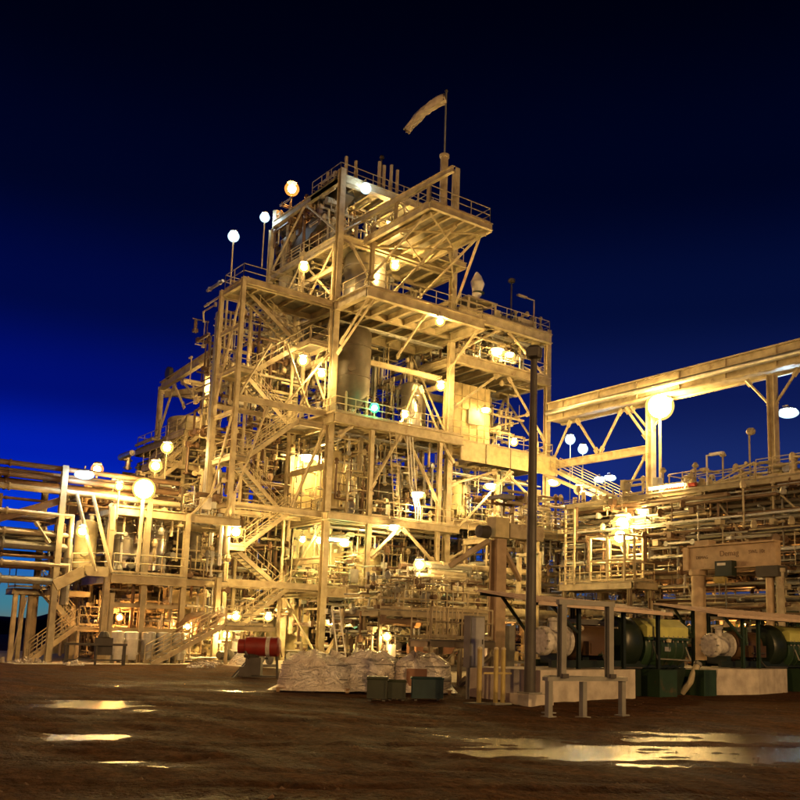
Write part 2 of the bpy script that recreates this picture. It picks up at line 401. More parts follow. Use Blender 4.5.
def lamp(p, colour, watts, label, r=.27, style='globe', post=0.9, group='lit lamps of the plant'):
    # a well-glass or flood lamp with a bracket; its glass gives light, its outer shell an added glow
    p = Vector(p); t = Thing('lamp', p, label, 'lamp', group); q = .56; r *= 1.2; e = lampmat(colour, watts, r*q)
    if style in ('globe', 'post', 'oval'): t.part('halo_bowl', sphere(p, r, 14, 10, (1.5, 1.5, .7) if style == 'oval' else (1, 1, 1)), halo(colour), smooth=True)
    if style == 'globe':
        t.part('glass', sphere(p, r*q, 12, 8), e, smooth=True)
        t.part('cap', MB().lathe([(r*.3, r*1.0), (r*.66, r*.80), (r*.70, r*.84), (r*.5, r*1.1), (r*.25, r*1.2), (.02, r*1.22)], p, 'Z', 14), GALV, smooth=True)
        t.part('bracket', MB().tube([p+Vector((0, 0, r*1.2)), p+Vector((0, 0, r*1.2+.25)), p+Vector((.1, post, r*1.2+.25))], .035, 6), CREAM2)
    elif style == 'post':
        t.part('glass', sphere(p, r*q, 12, 8), e, smooth=True)
        t.part('cap', MB().lathe([(r*.3, r*1.0), (r*.66, r*.80), (r*.70, r*.84), (r*.5, r*1.1), (r*.25, r*1.2), (.02, r*1.22)], p, 'Z', 14), GALV, smooth=True)
        t.part('pole', MB().tube([p-Vector((0, 0, post)), p-Vector((0, 0, r*.95))], .055, 7), CREAM)
    elif style == 'oval':
        t.part('glass', sphere(p, r*q, 14, 8, (1.5, 1.5, .7)), e, smooth=True)
        t.part('cap', MB().lathe([(r*1.2, r*.45), (r*1.25, r*.52), (r*.7, r*.8), (.02, r*.85)], p, 'Z', 12), GALV)
        t.part('bracket', MB().tube([p+Vector((0, 0, r*.8)), p+Vector((0, 0, r*.8+.2)), p+Vector((.1, post, r*.8+.2))], .035, 6), CREAM2)
    elif style == 'flood':
        d = TOCAM(p); t.part('halo_bowl', sphere(p, r, 20, 14), halo(colour), smooth=True); t.part('glass', sphere(p, r*.8, 18, 12), lampmat(colour, watts, r*.8), smooth=True)
        t.part('housing', MB().tube([p-d*r*1.25, p-d*r*1.0, p-d*r*.75], [r*.3, r*.6, r*.75], 14), GALV)
        t.part('pole', MB().tube([p-d*r*1.1-Vector((0, 0, post)), p-d*r*1.1], .11, 8), CREAM)
    return t

# ------------------------------------------------------------------ ground, puddles, far hills
def vnoise(x, y, seed):
    rs = np.random.RandomState(seed); T = rs.rand(256, 256)
    xi, yi = np.floor(x).astype(int), np.floor(y).astype(int); fx, fy = x-xi, y-yi
    fx, fy = fx*fx*(3-2*fx), fy*fy*(3-2*fy); g = lambda a, b: T[a % 256, b % 256]
    return (g(xi, yi)*(1-fx)+g(xi+1, yi)*fx)*(1-fy)+(g(xi, yi+1)*(1-fx)+g(xi+1, yi+1)*fx)*fy-.5
FX, FY = math.cos(YAW), math.sin(YAW)
# puddles: along-view distance, across-view offset (+ right), half width, half length, depth
PUD = [(23.4, -9.0, 1.05, 1.25, .11), (21.8, -7.2, .4, .5, .06), (16.0, -6.2, .85, .75, .085), (12.9, -4.2, .7, .25, .035),
       (10.4, -2.6, 1.2, .18, .035), (35.0, -9.9, 1.6, 1.3, .05), (30.5, -7.0, 1.8, .8, .045), (32, -11.5, .9, .8, .05),
       (16.1, 4.7, 2.9, 1.4, .10), (19.0, 6.0, 4.0, .8, .085), (15.6, 2.1, 1.5, .45, .06), (14.3, 3.0, 1.3, .3, .05), (17.6, 1.2, 1.3, .4, .05)]
TRACKS = [(9.5, .05, .004, .10), (12.2, -.10, .006, .12), (14.4, .22, -.010, .11), (19.5, -.06, .010, .13), (20.6, .30, .012, .12), (24.5, .12, -.006, .15), (27.5, -.22, .004, .15), (30.5, .05, .008, .16), (13.0, -.45, .02, .10), (22.3, -.5, .012, .13)]
def yard(X, Y):           # height, wetness and track depth of the trodden yard
    d = X*FX+Y*FY; a = X*FY-Y*FX
    fade = np.clip((36-d)/12, .12, 1)
    z = .045*vnoise(X*.55, Y*.55, 1)+.050*vnoise(d*1.3+a*.12, a*.30+d*.05, 2)+.036*vnoise(d*2.6+a*.3, a*.9, 3)+.024*vnoise(d*5.5, a*2.6, 4)+.016*vnoise(X*9, Y*9, 5)+.008*vnoise(X*19, Y*19, 12)
    tr = np.zeros_like(d)
    for d0, k, q, w in TRACKS:
        for off in (0, 1.75):
            e = (d-(d0+off+k*a+q*a*a*.5)+.25*vnoise(a*.5, d*0+d0, 14))/math.sqrt(1+k*k); g_ = np.exp(-(e/(w*1.6))**2)*(.35+.65*np.clip(vnoise(a*.35+d0, d*.2, 15)+.6, 0, 1))
            tr = np.maximum(tr, g_); z += .026*np.exp(-((np.abs(e)-w*2.6)/(w*.9))**2)*g_.clip(.3, 1)
    z -= .05*tr
    z = z*fade+.034
    wet = np.zeros_like(d)
    for pd, pa, w, l, dep in PUD:
        q = ((a-pa)/w)**2+((d-pd)/l)**2
        q = q*(1+1.1*vnoise(X*1.1+7, Y*1.1, 6)+.9*vnoise(d*2.2, a*.8, 7))
        m_ = np.exp(-q*.8); wet = np.maximum(wet, np.exp(-q*.55))
        z -= dep*1.0*m_; z += m_*(.036*vnoise(d*3.2+a*.2, a*1.1, 10)+.024*vnoise(d*6, a*2.4, 11)+.030*vnoise(d*6, a*5, 16)+.045*vnoise(d*2.3, a*6.5, 17))
    return z, wet, tr
def build_ground():
    th = np.concatenate([np.linspace(-180, -32, 38)[:-1], np.linspace(-32, 32, 330), np.linspace(32, 180, 38)[1:-1]])
    rr = np.concatenate([[.6, 2, 4], np.geomspace(6, 60, 300), np.geomspace(64, 3500, 26)])
    A, Rr = np.meshgrid(np.radians(th)+YAW, rr); X, Y = Rr*np.cos(A), Rr*np.sin(A)
    z0, wet, trk = yard(X, Y); Z = np.where(Rr < 62, z0, 0.0); wet = np.where(Rr < 62, wet, 0); trk = np.where(Rr < 62, trk, 0); nt_ = len(th); nr = len(rr)
    vs = np.stack([X, Y, Z], -1).reshape(-1, 3)
    i = np.arange(nr-1)[:, None]*nt_; j = np.arange(nt_)[None, :]; jn = (j+1) % nt_
    fs = np.stack([i+j, i+nt_+j, i+nt_+jn, i+jn], -1).reshape(-1, 4)
    fs = fs[:, ::-1]
    me = bpy.data.meshes.new('ground'); me.vertices.add(len(vs)+1)
    allv = np.vstack([vs, [[0, 0, 0]]]); me.vertices.foreach_set('co', allv.ravel())
    tri = np.array([[j, (j+1) % nt_, len(vs)] for j in range(nt_)])
    nl = fs.size+tri.size; me.loops.add(nl); me.loops.foreach_set('vertex_index', np.concatenate([fs.ravel(), tri.ravel()]).astype(np.int32))
    me.polygons.add(len(fs)+len(tri))
    st = np.concatenate([np.arange(len(fs))*4, fs.size+np.arange(len(tri))*3]); me.polygons.foreach_set('loop_start', st.astype(np.int32))
    me.update(); me.validate(); me.shade_smooth()
    for nm, arr in (('wetness', wet), ('track', trk)):
        at_ = me.attributes.new(nm, 'FLOAT', 'POINT'); at_.data.foreach_set('value', np.append(arr.ravel(), 0).astype(np.float32))
    m = bpy.data.materials.new('trodden_dirt'); m.use_nodes = True; nt = m.node_tree; N = nt.nodes.new; L = nt.links.new; p = nt.nodes['Principled BSDF']
    g = N('ShaderNodeNewGeometry')
    def noise(sc, det=6, stretch=None):
        n = N('ShaderNodeTexNoise'); n.inputs['Scale'].default_value = sc; n.inputs['Detail'].default_value = det
        if stretch:
            mp = N('ShaderNodeMapping'); mp.inputs['Rotation'].default_value = (0, 0, -YAW); mp.inputs['Scale'].default_value = stretch
            L(g.outputs['Position'], mp.inputs[0]); L(mp.outputs[0], n.inputs['Vector'])
        else: L(g.outputs['Position'], n.inputs['Vector'])
        return n
    n1 = noise(.5, 8, (1.8, .5, 1)); n2 = noise(9, 8); n3 = noise(1.6, 6, (2.5, .35, 1))
    cr = N('ShaderNodeValToRGB'); e = cr.color_ramp.elements; e[0].position = .34; e[0].color = (.040, .019, .0085, 1); e[1].position = .66; e[1].color = (.135, .068, .030, 1)
    av = N('ShaderNodeMath'); av.operation = 'MULTIPLY_ADD'; L(n3.outputs[0], av.inputs[0]); av.inputs[1].default_value = .5
    h2 = N('ShaderNodeMath'); h2.operation = 'MULTIPLY'; L(n1.outputs[0], h2.inputs[0]); h2.inputs[1].default_value = .5; L(h2.outputs[0], av.inputs[2])
    L(av.outputs[0], cr.inputs[0])
    mx = N('ShaderNodeMix'); mx.data_type = 'RGBA'; mx.blend_type = 'MULTIPLY'; mx.inputs[0].default_value = .7; L(cr.outputs[0], mx.inputs[6])
    c2 = N('ShaderNodeValToRGB'); c2.color_ramp.elements[0].position = .38; c2.color_ramp.elements[0].color = (.45, .45, .45, 1); c2.color_ramp.elements[1].position = .62
    L(n2.outputs[0], c2.inputs[0]); L(c2.outputs[0], mx.inputs[7])
    aw = N('ShaderNodeAttribute'); aw.attribute_name = 'wetness'; at2 = N('ShaderNodeAttribute'); at2.attribute_name = 'track'
    sm = N('ShaderNodeMath'); sm.operation = 'MULTIPLY_ADD'; L(at2.outputs['Fac'], sm.inputs[0]); sm.inputs[1].default_value = .55; w8 = N('ShaderNodeMath'); w8.operation = 'MULTIPLY'; L(aw.outputs['Fac'], w8.inputs[0]); w8.inputs[1].default_value = .75; L(w8.outputs[0], sm.inputs[2]); sm.use_clamp = True
    dk = N('ShaderNodeMix'); dk.data_type = 'RGBA'; dk.blend_type = 'MULTIPLY'; L(sm.outputs[0], dk.inputs[0]); L(mx.outputs[2], dk.inputs[6]); dk.inputs[7].default_value = (.42, .38, .34, 1)     # soaked mud is darker
    L(dk.outputs[2], p.inputs['Base Color'])
    rr_ = N('ShaderNodeMapRange'); L(n1.outputs[0], rr_.inputs[0]); rr_.inputs[1].default_value = .35; rr_.inputs[2].default_value = .65; rr_.inputs[3].default_value = .62; rr_.inputs[4].default_value = .95
    rw = N('ShaderNodeMix'); L(aw.outputs['Fac'], rw.inputs[0]); L(rr_.outputs[0], rw.inputs[2]); rw.inputs[3].default_value = .45; L(rw.outputs[0], p.inputs['Roughness']); p.inputs['Specular IOR Level'].default_value = .03
    b = N('ShaderNodeBump'); b.inputs['Strength'].default_value = 1; b.inputs['Distance'].default_value = .10
    n4 = noise(16, 10); L(n4.outputs[0], b.inputs['Height']); L(b.outputs[0], p.inputs['Normal'])
    me.materials.append(m); o = bpy.data.objects.new('ground', me); COL.objects.link(o); o['kind'] = 'structure'
build_ground()
WATER = bpy.data.materials.new('muddy_water'); WATER.use_nodes = True
def build_water():
    nt = WATER.node_tree; N = nt.nodes.new; L = nt.links.new; p = nt.nodes['Principled BSDF']
    p.inputs['Base Color'].default_value = (.05, .035, .022, 1); p.inputs['Roughness'].default_value = .05; p.inputs['Specular IOR Level'].default_value = .9; p.inputs['IOR'].default_value = 1.45
    g = N('ShaderNodeNewGeometry'); mp = N('ShaderNodeMapping'); mp.inputs['Rotation'].default_value = (0, 0, -YAW); mp.inputs['Scale'].default_value = (1.6, .8, 1); L(g.outputs['Position'], mp.inputs[0])
    n = N('ShaderNodeTexNoise'); n.inputs['Scale'].default_value = 6; n.inputs['Detail'].default_value = 7; n.inputs['Roughness'].default_value = .68; L(mp.outputs[0], n.inputs['Vector'])
    b = N('ShaderNodeBump'); b.inputs['Strength'].default_value = .5; b.inputs['Distance'].default_value = .022; L(n.outputs[0], b.inputs['Height']); L(b.outputs[0], p.inputs['Normal'])
    for k, (pd, pa, w, l, dep) in enumerate(PUD):
        cx_, cy_ = FX*pd+FY*pa, FY*pd-FX*pa; mb = MB(); ring = []
        for j in range(28):
            t = 2*math.pi*j/28; aa, dd = pa+w*1.9*math.cos(t), pd+l*1.9*math.sin(t)
            ring.append((FX*dd+FY*aa, FY*dd-FX*aa, -.012-.0012*k))
        mb.add(ring, [tuple(range(28))]); o = bpy.data.objects.new('puddle', mb.mesh('puddle', WATER)); COL.objects.link(o); o['kind'] = 'structure'
build_water()
def build_stones():
    # loose stones and clods too many to count
    rs = random.Random(21); mb = MB()
    for _ in range(3600):
        d = 7+42*rs.random()**1.3; a = rs.uniform(-.62, .62)*d; X, Y = FX*d+FY*a, FY*d-FX*a; s = rs.choice((.012, .015, .02, .025, .04))*rs.uniform(.6, 1.4)
        vs = [(X+s*rs.uniform(.6, 1.2)*i, Y+s*rs.uniform(.6, 1.2)*j, k*s*rs.uniform(.5, .9)) for i, j, k in ((1, 0, 0), (0, 1, 0), (-1, 0, 0), (0, -1, 0), (0, 0, 1))]
        mb.v += vs; o = len(mb.v)-5; mb.f += [(o, o+1, o+4), (o+1, o+2, o+4), (o+2, o+3, o+4), (o+3, o, o+4)]
    A = np.array(mb.v); zz = yard(A[:, 0], A[:, 1])[0]; cz = zz.reshape(-1, 5).mean(1).repeat(5)
    mb.v = [(x, y, z+q-.008) for (x, y, z), q in zip(mb.v, cz)]
    o = bpy.data.objects.new('gravel', mb.mesh('gravel', mat('loose_stone', (.16, .10, .06), .9, col2=(.07, .04, .025)))); COL.objects.link(o); o['kind'] = 'stuff'
build_stones()
def build_hills():
    mb = MB(); n = 90
    for k in range(n):
        a = YAW+R_(-75+150*k/(n-1)); h = 9+3.2*math.sin(k*.9)+2*math.sin(k*2.3+1)+1.5*rnd.random(); d = 520
        for dd, hh in ((d, -1), (d+25, h*.7), (d+70, h), (d+300, -1)): mb.v.append((dd*math.cos(a), dd*math.sin(a), hh))
    for k in range(n-1):
        for j in range(3): mb.f.append((4*k+j, 4*k+j+1, 4*k+5+j, 4*k+4+j))
    o = bpy.data.objects.new('hills', mb.mesh('hills', HILL, smooth=True)); COL.objects.link(o); o['kind'] = 'structure'
build_hills()
def slab(name, x0, x1, y0, y1, z, m=CONC):
    o = bpy.data.objects.new(name, MB().span((x0, y0, -.3), (x1, y1, z)).mesh(name, m)); COL.objects.link(o); o['kind'] = 'structure'
slab('pavement', 24, 78, 48, 86, .055)
slab('pavement', 13, 23.9, 52.2, 86, .057)
slab('pavement', 24.5, 70, 24.8, 47.9, .053)

# ------------------------------------------------------------------ the tallest tower
XA, XB, YA, YB, YC = 33.2, 43.7, 56.8, 67.6, 62.2
def build_tower():
    t = Thing('process_tower', (38.4, 62, 0), 'tallest cream steel process tower, its open decks stacked up to the windsock mast', 'steel tower')
    for x, y, h, w in ((XA, YA, 35.7, .50), (XB, YA, 39.4, .52), (XA, YB, 34.6, .45), (XB, YB, 34.6, .45), (XA, YC, 31, .4), (XB, YC, 31, .4)): column(t, x, y, 0, h, w)
    for x, z0, z1 in ((36.1, .05, 16.4), (42.2, .05, 16.4)): column(t, x, YA-.9, z0, z1, .34)
    for z in (5.1, 10.2, 17.2, 25.6, 30.7, 35.3):
        for y in (YA, YB): beam(t, (XA+.26, y, z-.3), (XB-.26, y, z-.3), .6)
        for x in (XA, XB): beam(t, (x, YA+.26, z-.34), (x, YB-.26, z-.34), .55)
    for z in (7.0, 13.6, 21.5, 23.4, 28.2):
        for x in (XA, XB): beam(t, (x, YA+.26, z), (x, YB-.26, z), .4)
        beam(t, (XA+.2, YB, z), (XB-.2, YB, z), .4)
    deck(t, XA, XB, YA+.3, YB-.3, 5.12, .35); deck(t, XA, XB, YA+.3, YB-.3, 10.22, .35)
    deck(t, XA-.5, XB+.3, 55.6, 56.5, 10.24, .5, fascia=True, gap=9); deck(t, XA, XB, 60, YB-.3, 17.22, .4); deck(t, XA-.3, XB+.5, 55.7, 59.8, 17.24, .72)
    deck(t, XA, 43.6, 52.7, 61.5, 25.6, .75); deck(t, 38, XB, 61.8, YB-.3, 25.58, .4)
    deck(t, XA, XB, YA+.3, 60.5, 30.7, .4); deck(t, XA, 36.5, 60.7, YB-.3, 30.68, .4)
    deck(t, 35.0, 40.4, 48.2, 56.3, 30.72, .5, gap=.9); deck(t, 40.6, XB-.3, 54.8, 56.2, 30.70, .4)
    deck(t, XA, XB-.3, 57.1, 61.5, 35.3, .55)
    # cantilever framing below the top deck and the deck under it
    for x in (35.4, 38, 40.2): brace(t, (x, 56.6, 27.4), (x, 49.2, 30.2), .13)
    brace(t, (XB, 56.5, 27.6), (40.2, 49.2, 30.2), .15); brace(t, (XB, 56.5, 29.2), (40.3, 53, 30.3), .12)
    for a, b in (((35.3, 48.6), (40.2, 52.2)), ((40.2, 48.6), (35.3, 52.2)), ((35.3, 52.2), (40.2, 56)), ((40.2, 52.2), (35.3, 56))): brace(t, (*a, 30.0), (*b, 30.0), .09)
    for x in (33.5, 38.4, 43.3): brace(t, (x, 56.5, 22.4), (x, 53.0, 24.9), .14)
    # monorail beam sailing out over the top cantilever, with hangers
    beam(t, (35.1, 58.6, 32.45), (35.1, 45.9, 32.1), .42, .26, name='monorail_beam')
    for y in (57.6, 52.4, 48.6): column(t, 35.1, y, 30.75, 32.1 if y > 50 else 31.9, .2, name='post')
    column(t, 35.5, 55.9, 27.5, 31.9, .3, name='post')
    # bracing
    for (x0, z0), (x1, z1) in (((38.6, 16.5), (36.2, 12.4)), ((39.0, 16.5), (42.1, 12.0)), ((38.8, 9.7), (36.4, 7.4)), ((39.1, 9.7), (42, 7.3)), ((33.4, 15.6), (35.1, 17)), ((43.5, 15), (42.3, 16.6))): brace(t, (x0, 55.9, z0), (x1, 55.9, z1), .17)
    for z0, z1 in ((.4, 4.7), (17.4, 25), (25.8, 30.2), (30.9, 34.9)):
        xm = (XA+XB)/2
        if z0 > 30: brace(t, (XA+.2, YA+.1, z0), (xm, YA+.1, z1), .11); brace(t, (XB-.2, YA+.1, z0), (xm, YA+.1, z1), .11)
        for x in (XA, XB): brace(t, (x, YA+.3, z0), (x, YC, z1), .12); brace(t, (x, YB-.3, z0), (x, YC, z1), .12)
    for z0, z1 in ((5.3, 9.7), (10.4, 16.7), (17.4, 25), (25.8, 30.2)):
        brace(t, (XA, YA+.3, z1), (XA, YC, z0), .12); brace(t, (XA+.2, YB, z0), (38.4, YB, z1), .12); brace(t, (XB-.2, YB, z0), (38.4, YB, z1), .12)
    brace(t, (33.3, 56.4, .3), (36.0, 56.4, 4.6), .2); brace(t, (38.6, 58, 4.6), (36.4, 58, .5), .16)
    brace(t, (33.9, 52.9, 24.8), (33.3, 56.5, 21.6), .12); brace(t, (34, 56.6, 30.2), (37.4, 56.6, 25.7), .13); brace(t, (39.6, 57.6, 17.4), (41.0, 57.6, 21.0), .12); brace(t, (43.4, 57.6, 17.4), (41.4, 57.6, 21.0), .12); beam(t, (36.5, 57.8, 22.0), (43.6, 57.8, 22.0), .4)
    # handrails
    for pts in ([(33.0, 59.6, 17.26), (33.0, 55.8, 17.26), (44.1, 55.8, 17.26)], [(33.3, 61, 25.62), (33.3, 52.8, 25.62), (43.5, 52.8, 25.62), (43.5, 56.4, 25.62)],
                [(35.1, 56, 30.74), (35.1, 48.3, 30.74), (40.3, 48.3, 30.74), (40.3, 54.8, 30.74)], [(40.7, 54.9, 30.72), (43.2, 54.9, 30.72)],
                [(33.3, 67, 30.72), (33.3, 57.2, 30.72)], [(33.3, 61.4, 35.32), (33.3, 57.2, 35.32), (43.2, 57.2, 35.32), (43.2, 61.3, 35.32)],
                [(33.4, 57.2, 10.26), (33.4, 67, 10.26)], [(36.2, 55.7, 10.26), (43.5, 55.7, 10.26)], [(33.4, 57.2, 5.14), (43.5, 57.2, 5.14)], [(34, 60.1, 17.24), (43, 60.1, 17.24)],
                [(34, 61.6, 25.62), (38, 61.6, 25.62)], [(33.4, 60.2, 17.24), (33.4, 67, 17.24)], [(43.3, 62, 25.6), (43.3, 67, 25.6)], [(34, 66.9, 10.26), (43, 66.9, 10.26)]): rail(t, pts)
    # caged ladder and hoses in the middle bay, ladders on the front
    mb = MB()
    for x in (38.0, 38.5): mb.tube([(x, 55.5, 10.3), (x-.6, 55.6, 16.6)], .04, 5)
    for k in range(20):
        z = 10.5+k*.3; x = 38-.6*(z-10.3)/6.3; mb.tube([(x, 55.5, z), (x+.5, 55.5, z)], .022, 5)
    t.part('ladder', mb, CREAM)
    for k in range(3): t.part('hose', MB().tube([(39.0+.25*k, 55.7, 16.4), (39.3+.25*k, 55.6, 13), (39.9+.22*k, 55.6, 11.2), (40+.22*k, 55.7, 10.3)], .05, 6), WHITE, smooth=True)
    # stacks and pipes standing on the roof deck
    for x, y, h in ((34.2, 58, 2.2), (34.8, 57.6, 1.9), (36.9, 57.6, 2.6), (37.4, 57.7, 2.5), (38, 57.6, 2.7), (38.7, 57.8, 2.6), (33.8, 60, 1.6)):
        t.part('vent_stack', MB().tube([(x, y, 35.3), (x, y, 35.3+h)], .13, 8), CREAM, smooth=True)
    t.part('antenna', MB().tube([(38.3, 59.5, 35.3), (38.3, 59.5, 39.6)], .05, 6).lathe([(.18, 0), (.22, .12), (.16, .25)], (38.3, 59.5, 39.4), 'Z', 10), DARK)
    t.part('roof_duct', MB().span((33.9, 58.2, 35.32), (36.5, 60.8, 36.2)), CREAM2)
    t.part('mast_base', MB().tube([(36.35, 48.6, 30.73), (36.35, 48.6, 34.4)], .27, 12).lathe([(.27, 0), (.34, .05), (.34, .25), (.1, .4)], (36.35, 48.6, 34.35), 'Z', 12), CREAM)
    t.part('vent_stack', MB().tube([(37.4, 48.7, 30.7), (37.4, 48.7, 33.6)], .16, 8), CREAM)
    # pipework
    for z0, z1, n in ((.3, 4.6, 34), (5.4, 9.6, 36), (10.5, 16.5, 40), (17.6, 24.6, 26), (25.9, 30.2, 20), (30.9, 34.8, 20)):
        y0 = 57.4 if z0 < 17 else 60.4; x1 = 43.2
        pipes(t, 33.6, x1, y0, 67.2, z0, z1, n)
    pipes(t, 33.4, 36.4, 59, 67.4, 30.8, 36.2, 26, rr=(.08, .14, .2, .3), mats=[BROWN, RUBBER, GREY, CREAM2])
    pipes(t, 33.0, 33.3, 57, 67, 5, 30, 10, rr=(.06, .1), seg=2, lens=(3, 9))
    valves(t, 34, 43, 56.4, 66, (5.1, 10.2, 17.2, 25.6), 46); boxes(t, 34, 43, 57, 66, (5.1, 10.2, 17.2, 25.6, 30.7), 26)
    for z in (9.4, 16.2, 24.4): tray(t, (33.9, 57.6, z), (43.3, 57.6, z)); tray(t, (34.1, 58, z+.2), (34.1, 67, z+.2))
    for z0, z1, n in ((.3, 4.7, 150), (5.4, 9.8, 170), (10.5, 16.7, 200), (17.6, 25, 150), (25.9, 30.2, 90), (30.9, 35, 60)):
        for m, k in ((CREAM, .4), (GALV, .3), (BROWN, .3)): pipework(t, 33.5, 43.4, 57.0 if z0 < 17 else 60.2, 67.2, z0, z1, int(n*k), m)
    pipework(t, 33.3, 37, 60, 67.4, 31, 36.4, 50, BROWN, (.05, .09, .14)); pipework(t, 33.3, 37, 58, 67.4, 31, 35.8, 50, CREAM)
    for z0, z1 in ((.4, 4.6), (5.3, 9.8), (10.4, 13.2), (13.8, 16.8), (25.8, 28), (28.4, 30.4), (30.9, 33.2)):
        for k in range(4): t.part('cladding_panel', MB().span((33.5+k*2.5, 67.22, z0), (35.96+k*2.5, 67.28, z1)), (PANEL, CREAM2, BROWN, CREAM2)[(k+int(z0)) % 4])
    # conveyor hood and ducts at the back of the roof
    t.part('duct', MB().bar((34.2, 66.5, 31), (34.6, 58.5, 35.2), 1.2, 1.2), RUBBER)
    t.part('duct', MB().tube([(34, 66, 25.7), (34, 66, 33), (36, 64, 35)], .7, 14), CREAM2, smooth=True)
    t.part('wall_panel', MB().span((33.7, 62.1, 5.2), (38.0, 62.2, 9.7)), PANEL)
    t.part('wall_panel', MB().span((34, 63.1, 10.3), (39.0, 63.2, 15.2)), PANEL)
build_tower()

def build_stair_tower():
    t = Thing('stair_tower', (29.5, 58.6, 0), 'open stair tower zigzagging up the left side of the tallest tower', 'stair tower')
    for x, y, h in ((26.1, 56.9, 25.5), (26.1, 60.3, 25.5), (28.4, 60.4, 25.3), (31.9, 60.4, 25.3)): column(t, x, y, 0, h, .32 if x < 27 else .2)
    for z in (5.1, 10.1, 17.2, 25.3):
        beam(t, (26.3, 56.9, z), (32.9, 56.9, z), .42); beam(t, (26.3, 60.3, z), (32.9, 60.3, z), .35)
    for z in (2.3, 7.5, 13.4, 19.4, 5.1, 10.3, 16.5, 22.4, 25.4): beam(t, (26.1, 57.1, z-.2), (26.1, 60.1, z-.2), .3)
    for a, b, z in ((26.15, 27.5, 2.3), (26.15, 27.5, 7.5), (26.15, 27.3, 13.4), (26.15, 27.6, 19.4), (30.9, 33, 5.05), (30.9, 33, 10.25), (31, 33, 16.5), (31.5, 33, 22.4)):
        deck(t, a, b, 57.2, 60.0, z, .26, gap=2); rail(t, [(a+.05, 59.9, z), (a+.05, 57.25, z), (b-.05, 57.25, z)] if a < 28 else [(a+.05, 57.25, z), (b-.05, 57.25, z)])
    deck(t, 26.15, 33.1, 57.1, 60.2, 25.45, .4); rail(t, [(26.2, 60.1, 25.47), (26.2, 57.2, 25.47), (32.9, 57.2, 25.47)]); rail(t, [(26.2, 60.1, 25.47), (32.9, 60.1, 25.47)])
    stair(t, (20.0, 52.3, .03), (24.2, 52.3, 2.3), 1.1)
    deck(t, 24.2, 27.4, 52.2, 53.6, 2.32, .24, gap=1.6); rail(t, [(24.25, 52.25, 2.34), (27.3, 52.25, 2.34), (27.3, 53.5, 2.34)]); deck(t, 26.2, 27.4, 53.65, 57.1, 2.31, .24, gap=1.6)
    for x in (24.4, 27.2): column(t, x, 52.4, 0, 2.05, .16)
    for a, za, b, zb, lane in ((27.5, 2.3, 31, 5.05, 0), (31, 5.05, 27.5, 7.5, 1), (27.5, 7.5, 30.9, 10.25, 0), (30.9, 10.25, 27.3, 13.4, 1), (27.3, 13.4, 31, 16.5, 0), (31, 16.5, 27.6, 19.4, 1), (27.6, 19.4, 31.5, 22.4, 0), (31.5, 22.4, 27.3, 25.4, 1)):
        y = 57.3 if lane == 0 else 58.9
        stair(t, (a, y, za), (b, y, zb), 1.0, (0, 1, 0))
    for z0, z1 in ((.3, 5), (5.2, 10), (10.2, 17), (17.3, 25)):
        brace(t, (26.1, 57, z1), (26.1, 60.2, z0), .11)
    for z0, z1 in ((17.4, 21.4), (10.3, 16.9)): brace(t, (26.3, 56.95, z0), (28.4, 56.95, z1), .1)
    brace(t, (30.6, 57, 10.4), (33, 57, 16.6), .1); brace(t, (29.8, 57, 17.4), (32.9, 57, 21.6), .1); brace(t, (31.5, 57, 17.4), (29.6, 57, 21.6), .1)
    pipes(t, 26.4, 32.8, 60.6, 64, .4, 24.5, 34, rr=(.05, .08, .12)); pipes(t, 27, 32.8, 60.6, 66, 17, 27.5, 18, rr=(.08, .12, .2)); tray(t, (26.0, 60.7, 3), (26.05, 60.7, 24))
    for z0, z1, n in ((.3, 8, 120), (8, 16, 130), (16, 25, 150)):
        pipework(t, 26.4, 32.9, 60.5, 66, z0, z1, n//2, CREAM); pipework(t, 26.4, 32.9, 60.7, 66, z0, z1, n//2, BROWN, (.05, .08, .12))
    for k, (y, z0, z1) in enumerate(((66.2, .4, 7), (66.2, 7.1, 11.5))):
        for j in range(3): t.part('cladding_panel', MB().span((26.5+j*2.15, y, z0), (28.62+j*2.15, y+.06, z1)), (CREAM2, BROWN, PANEL)[(k+j) % 3])
    for x, y, z in ((29, 61, 17.3), (31, 62, 25.4), (29.5, 63, 25.4)): boxes(t, x-.6, x+.6, y, y+1, (z,), 2)
build_stair_tower()

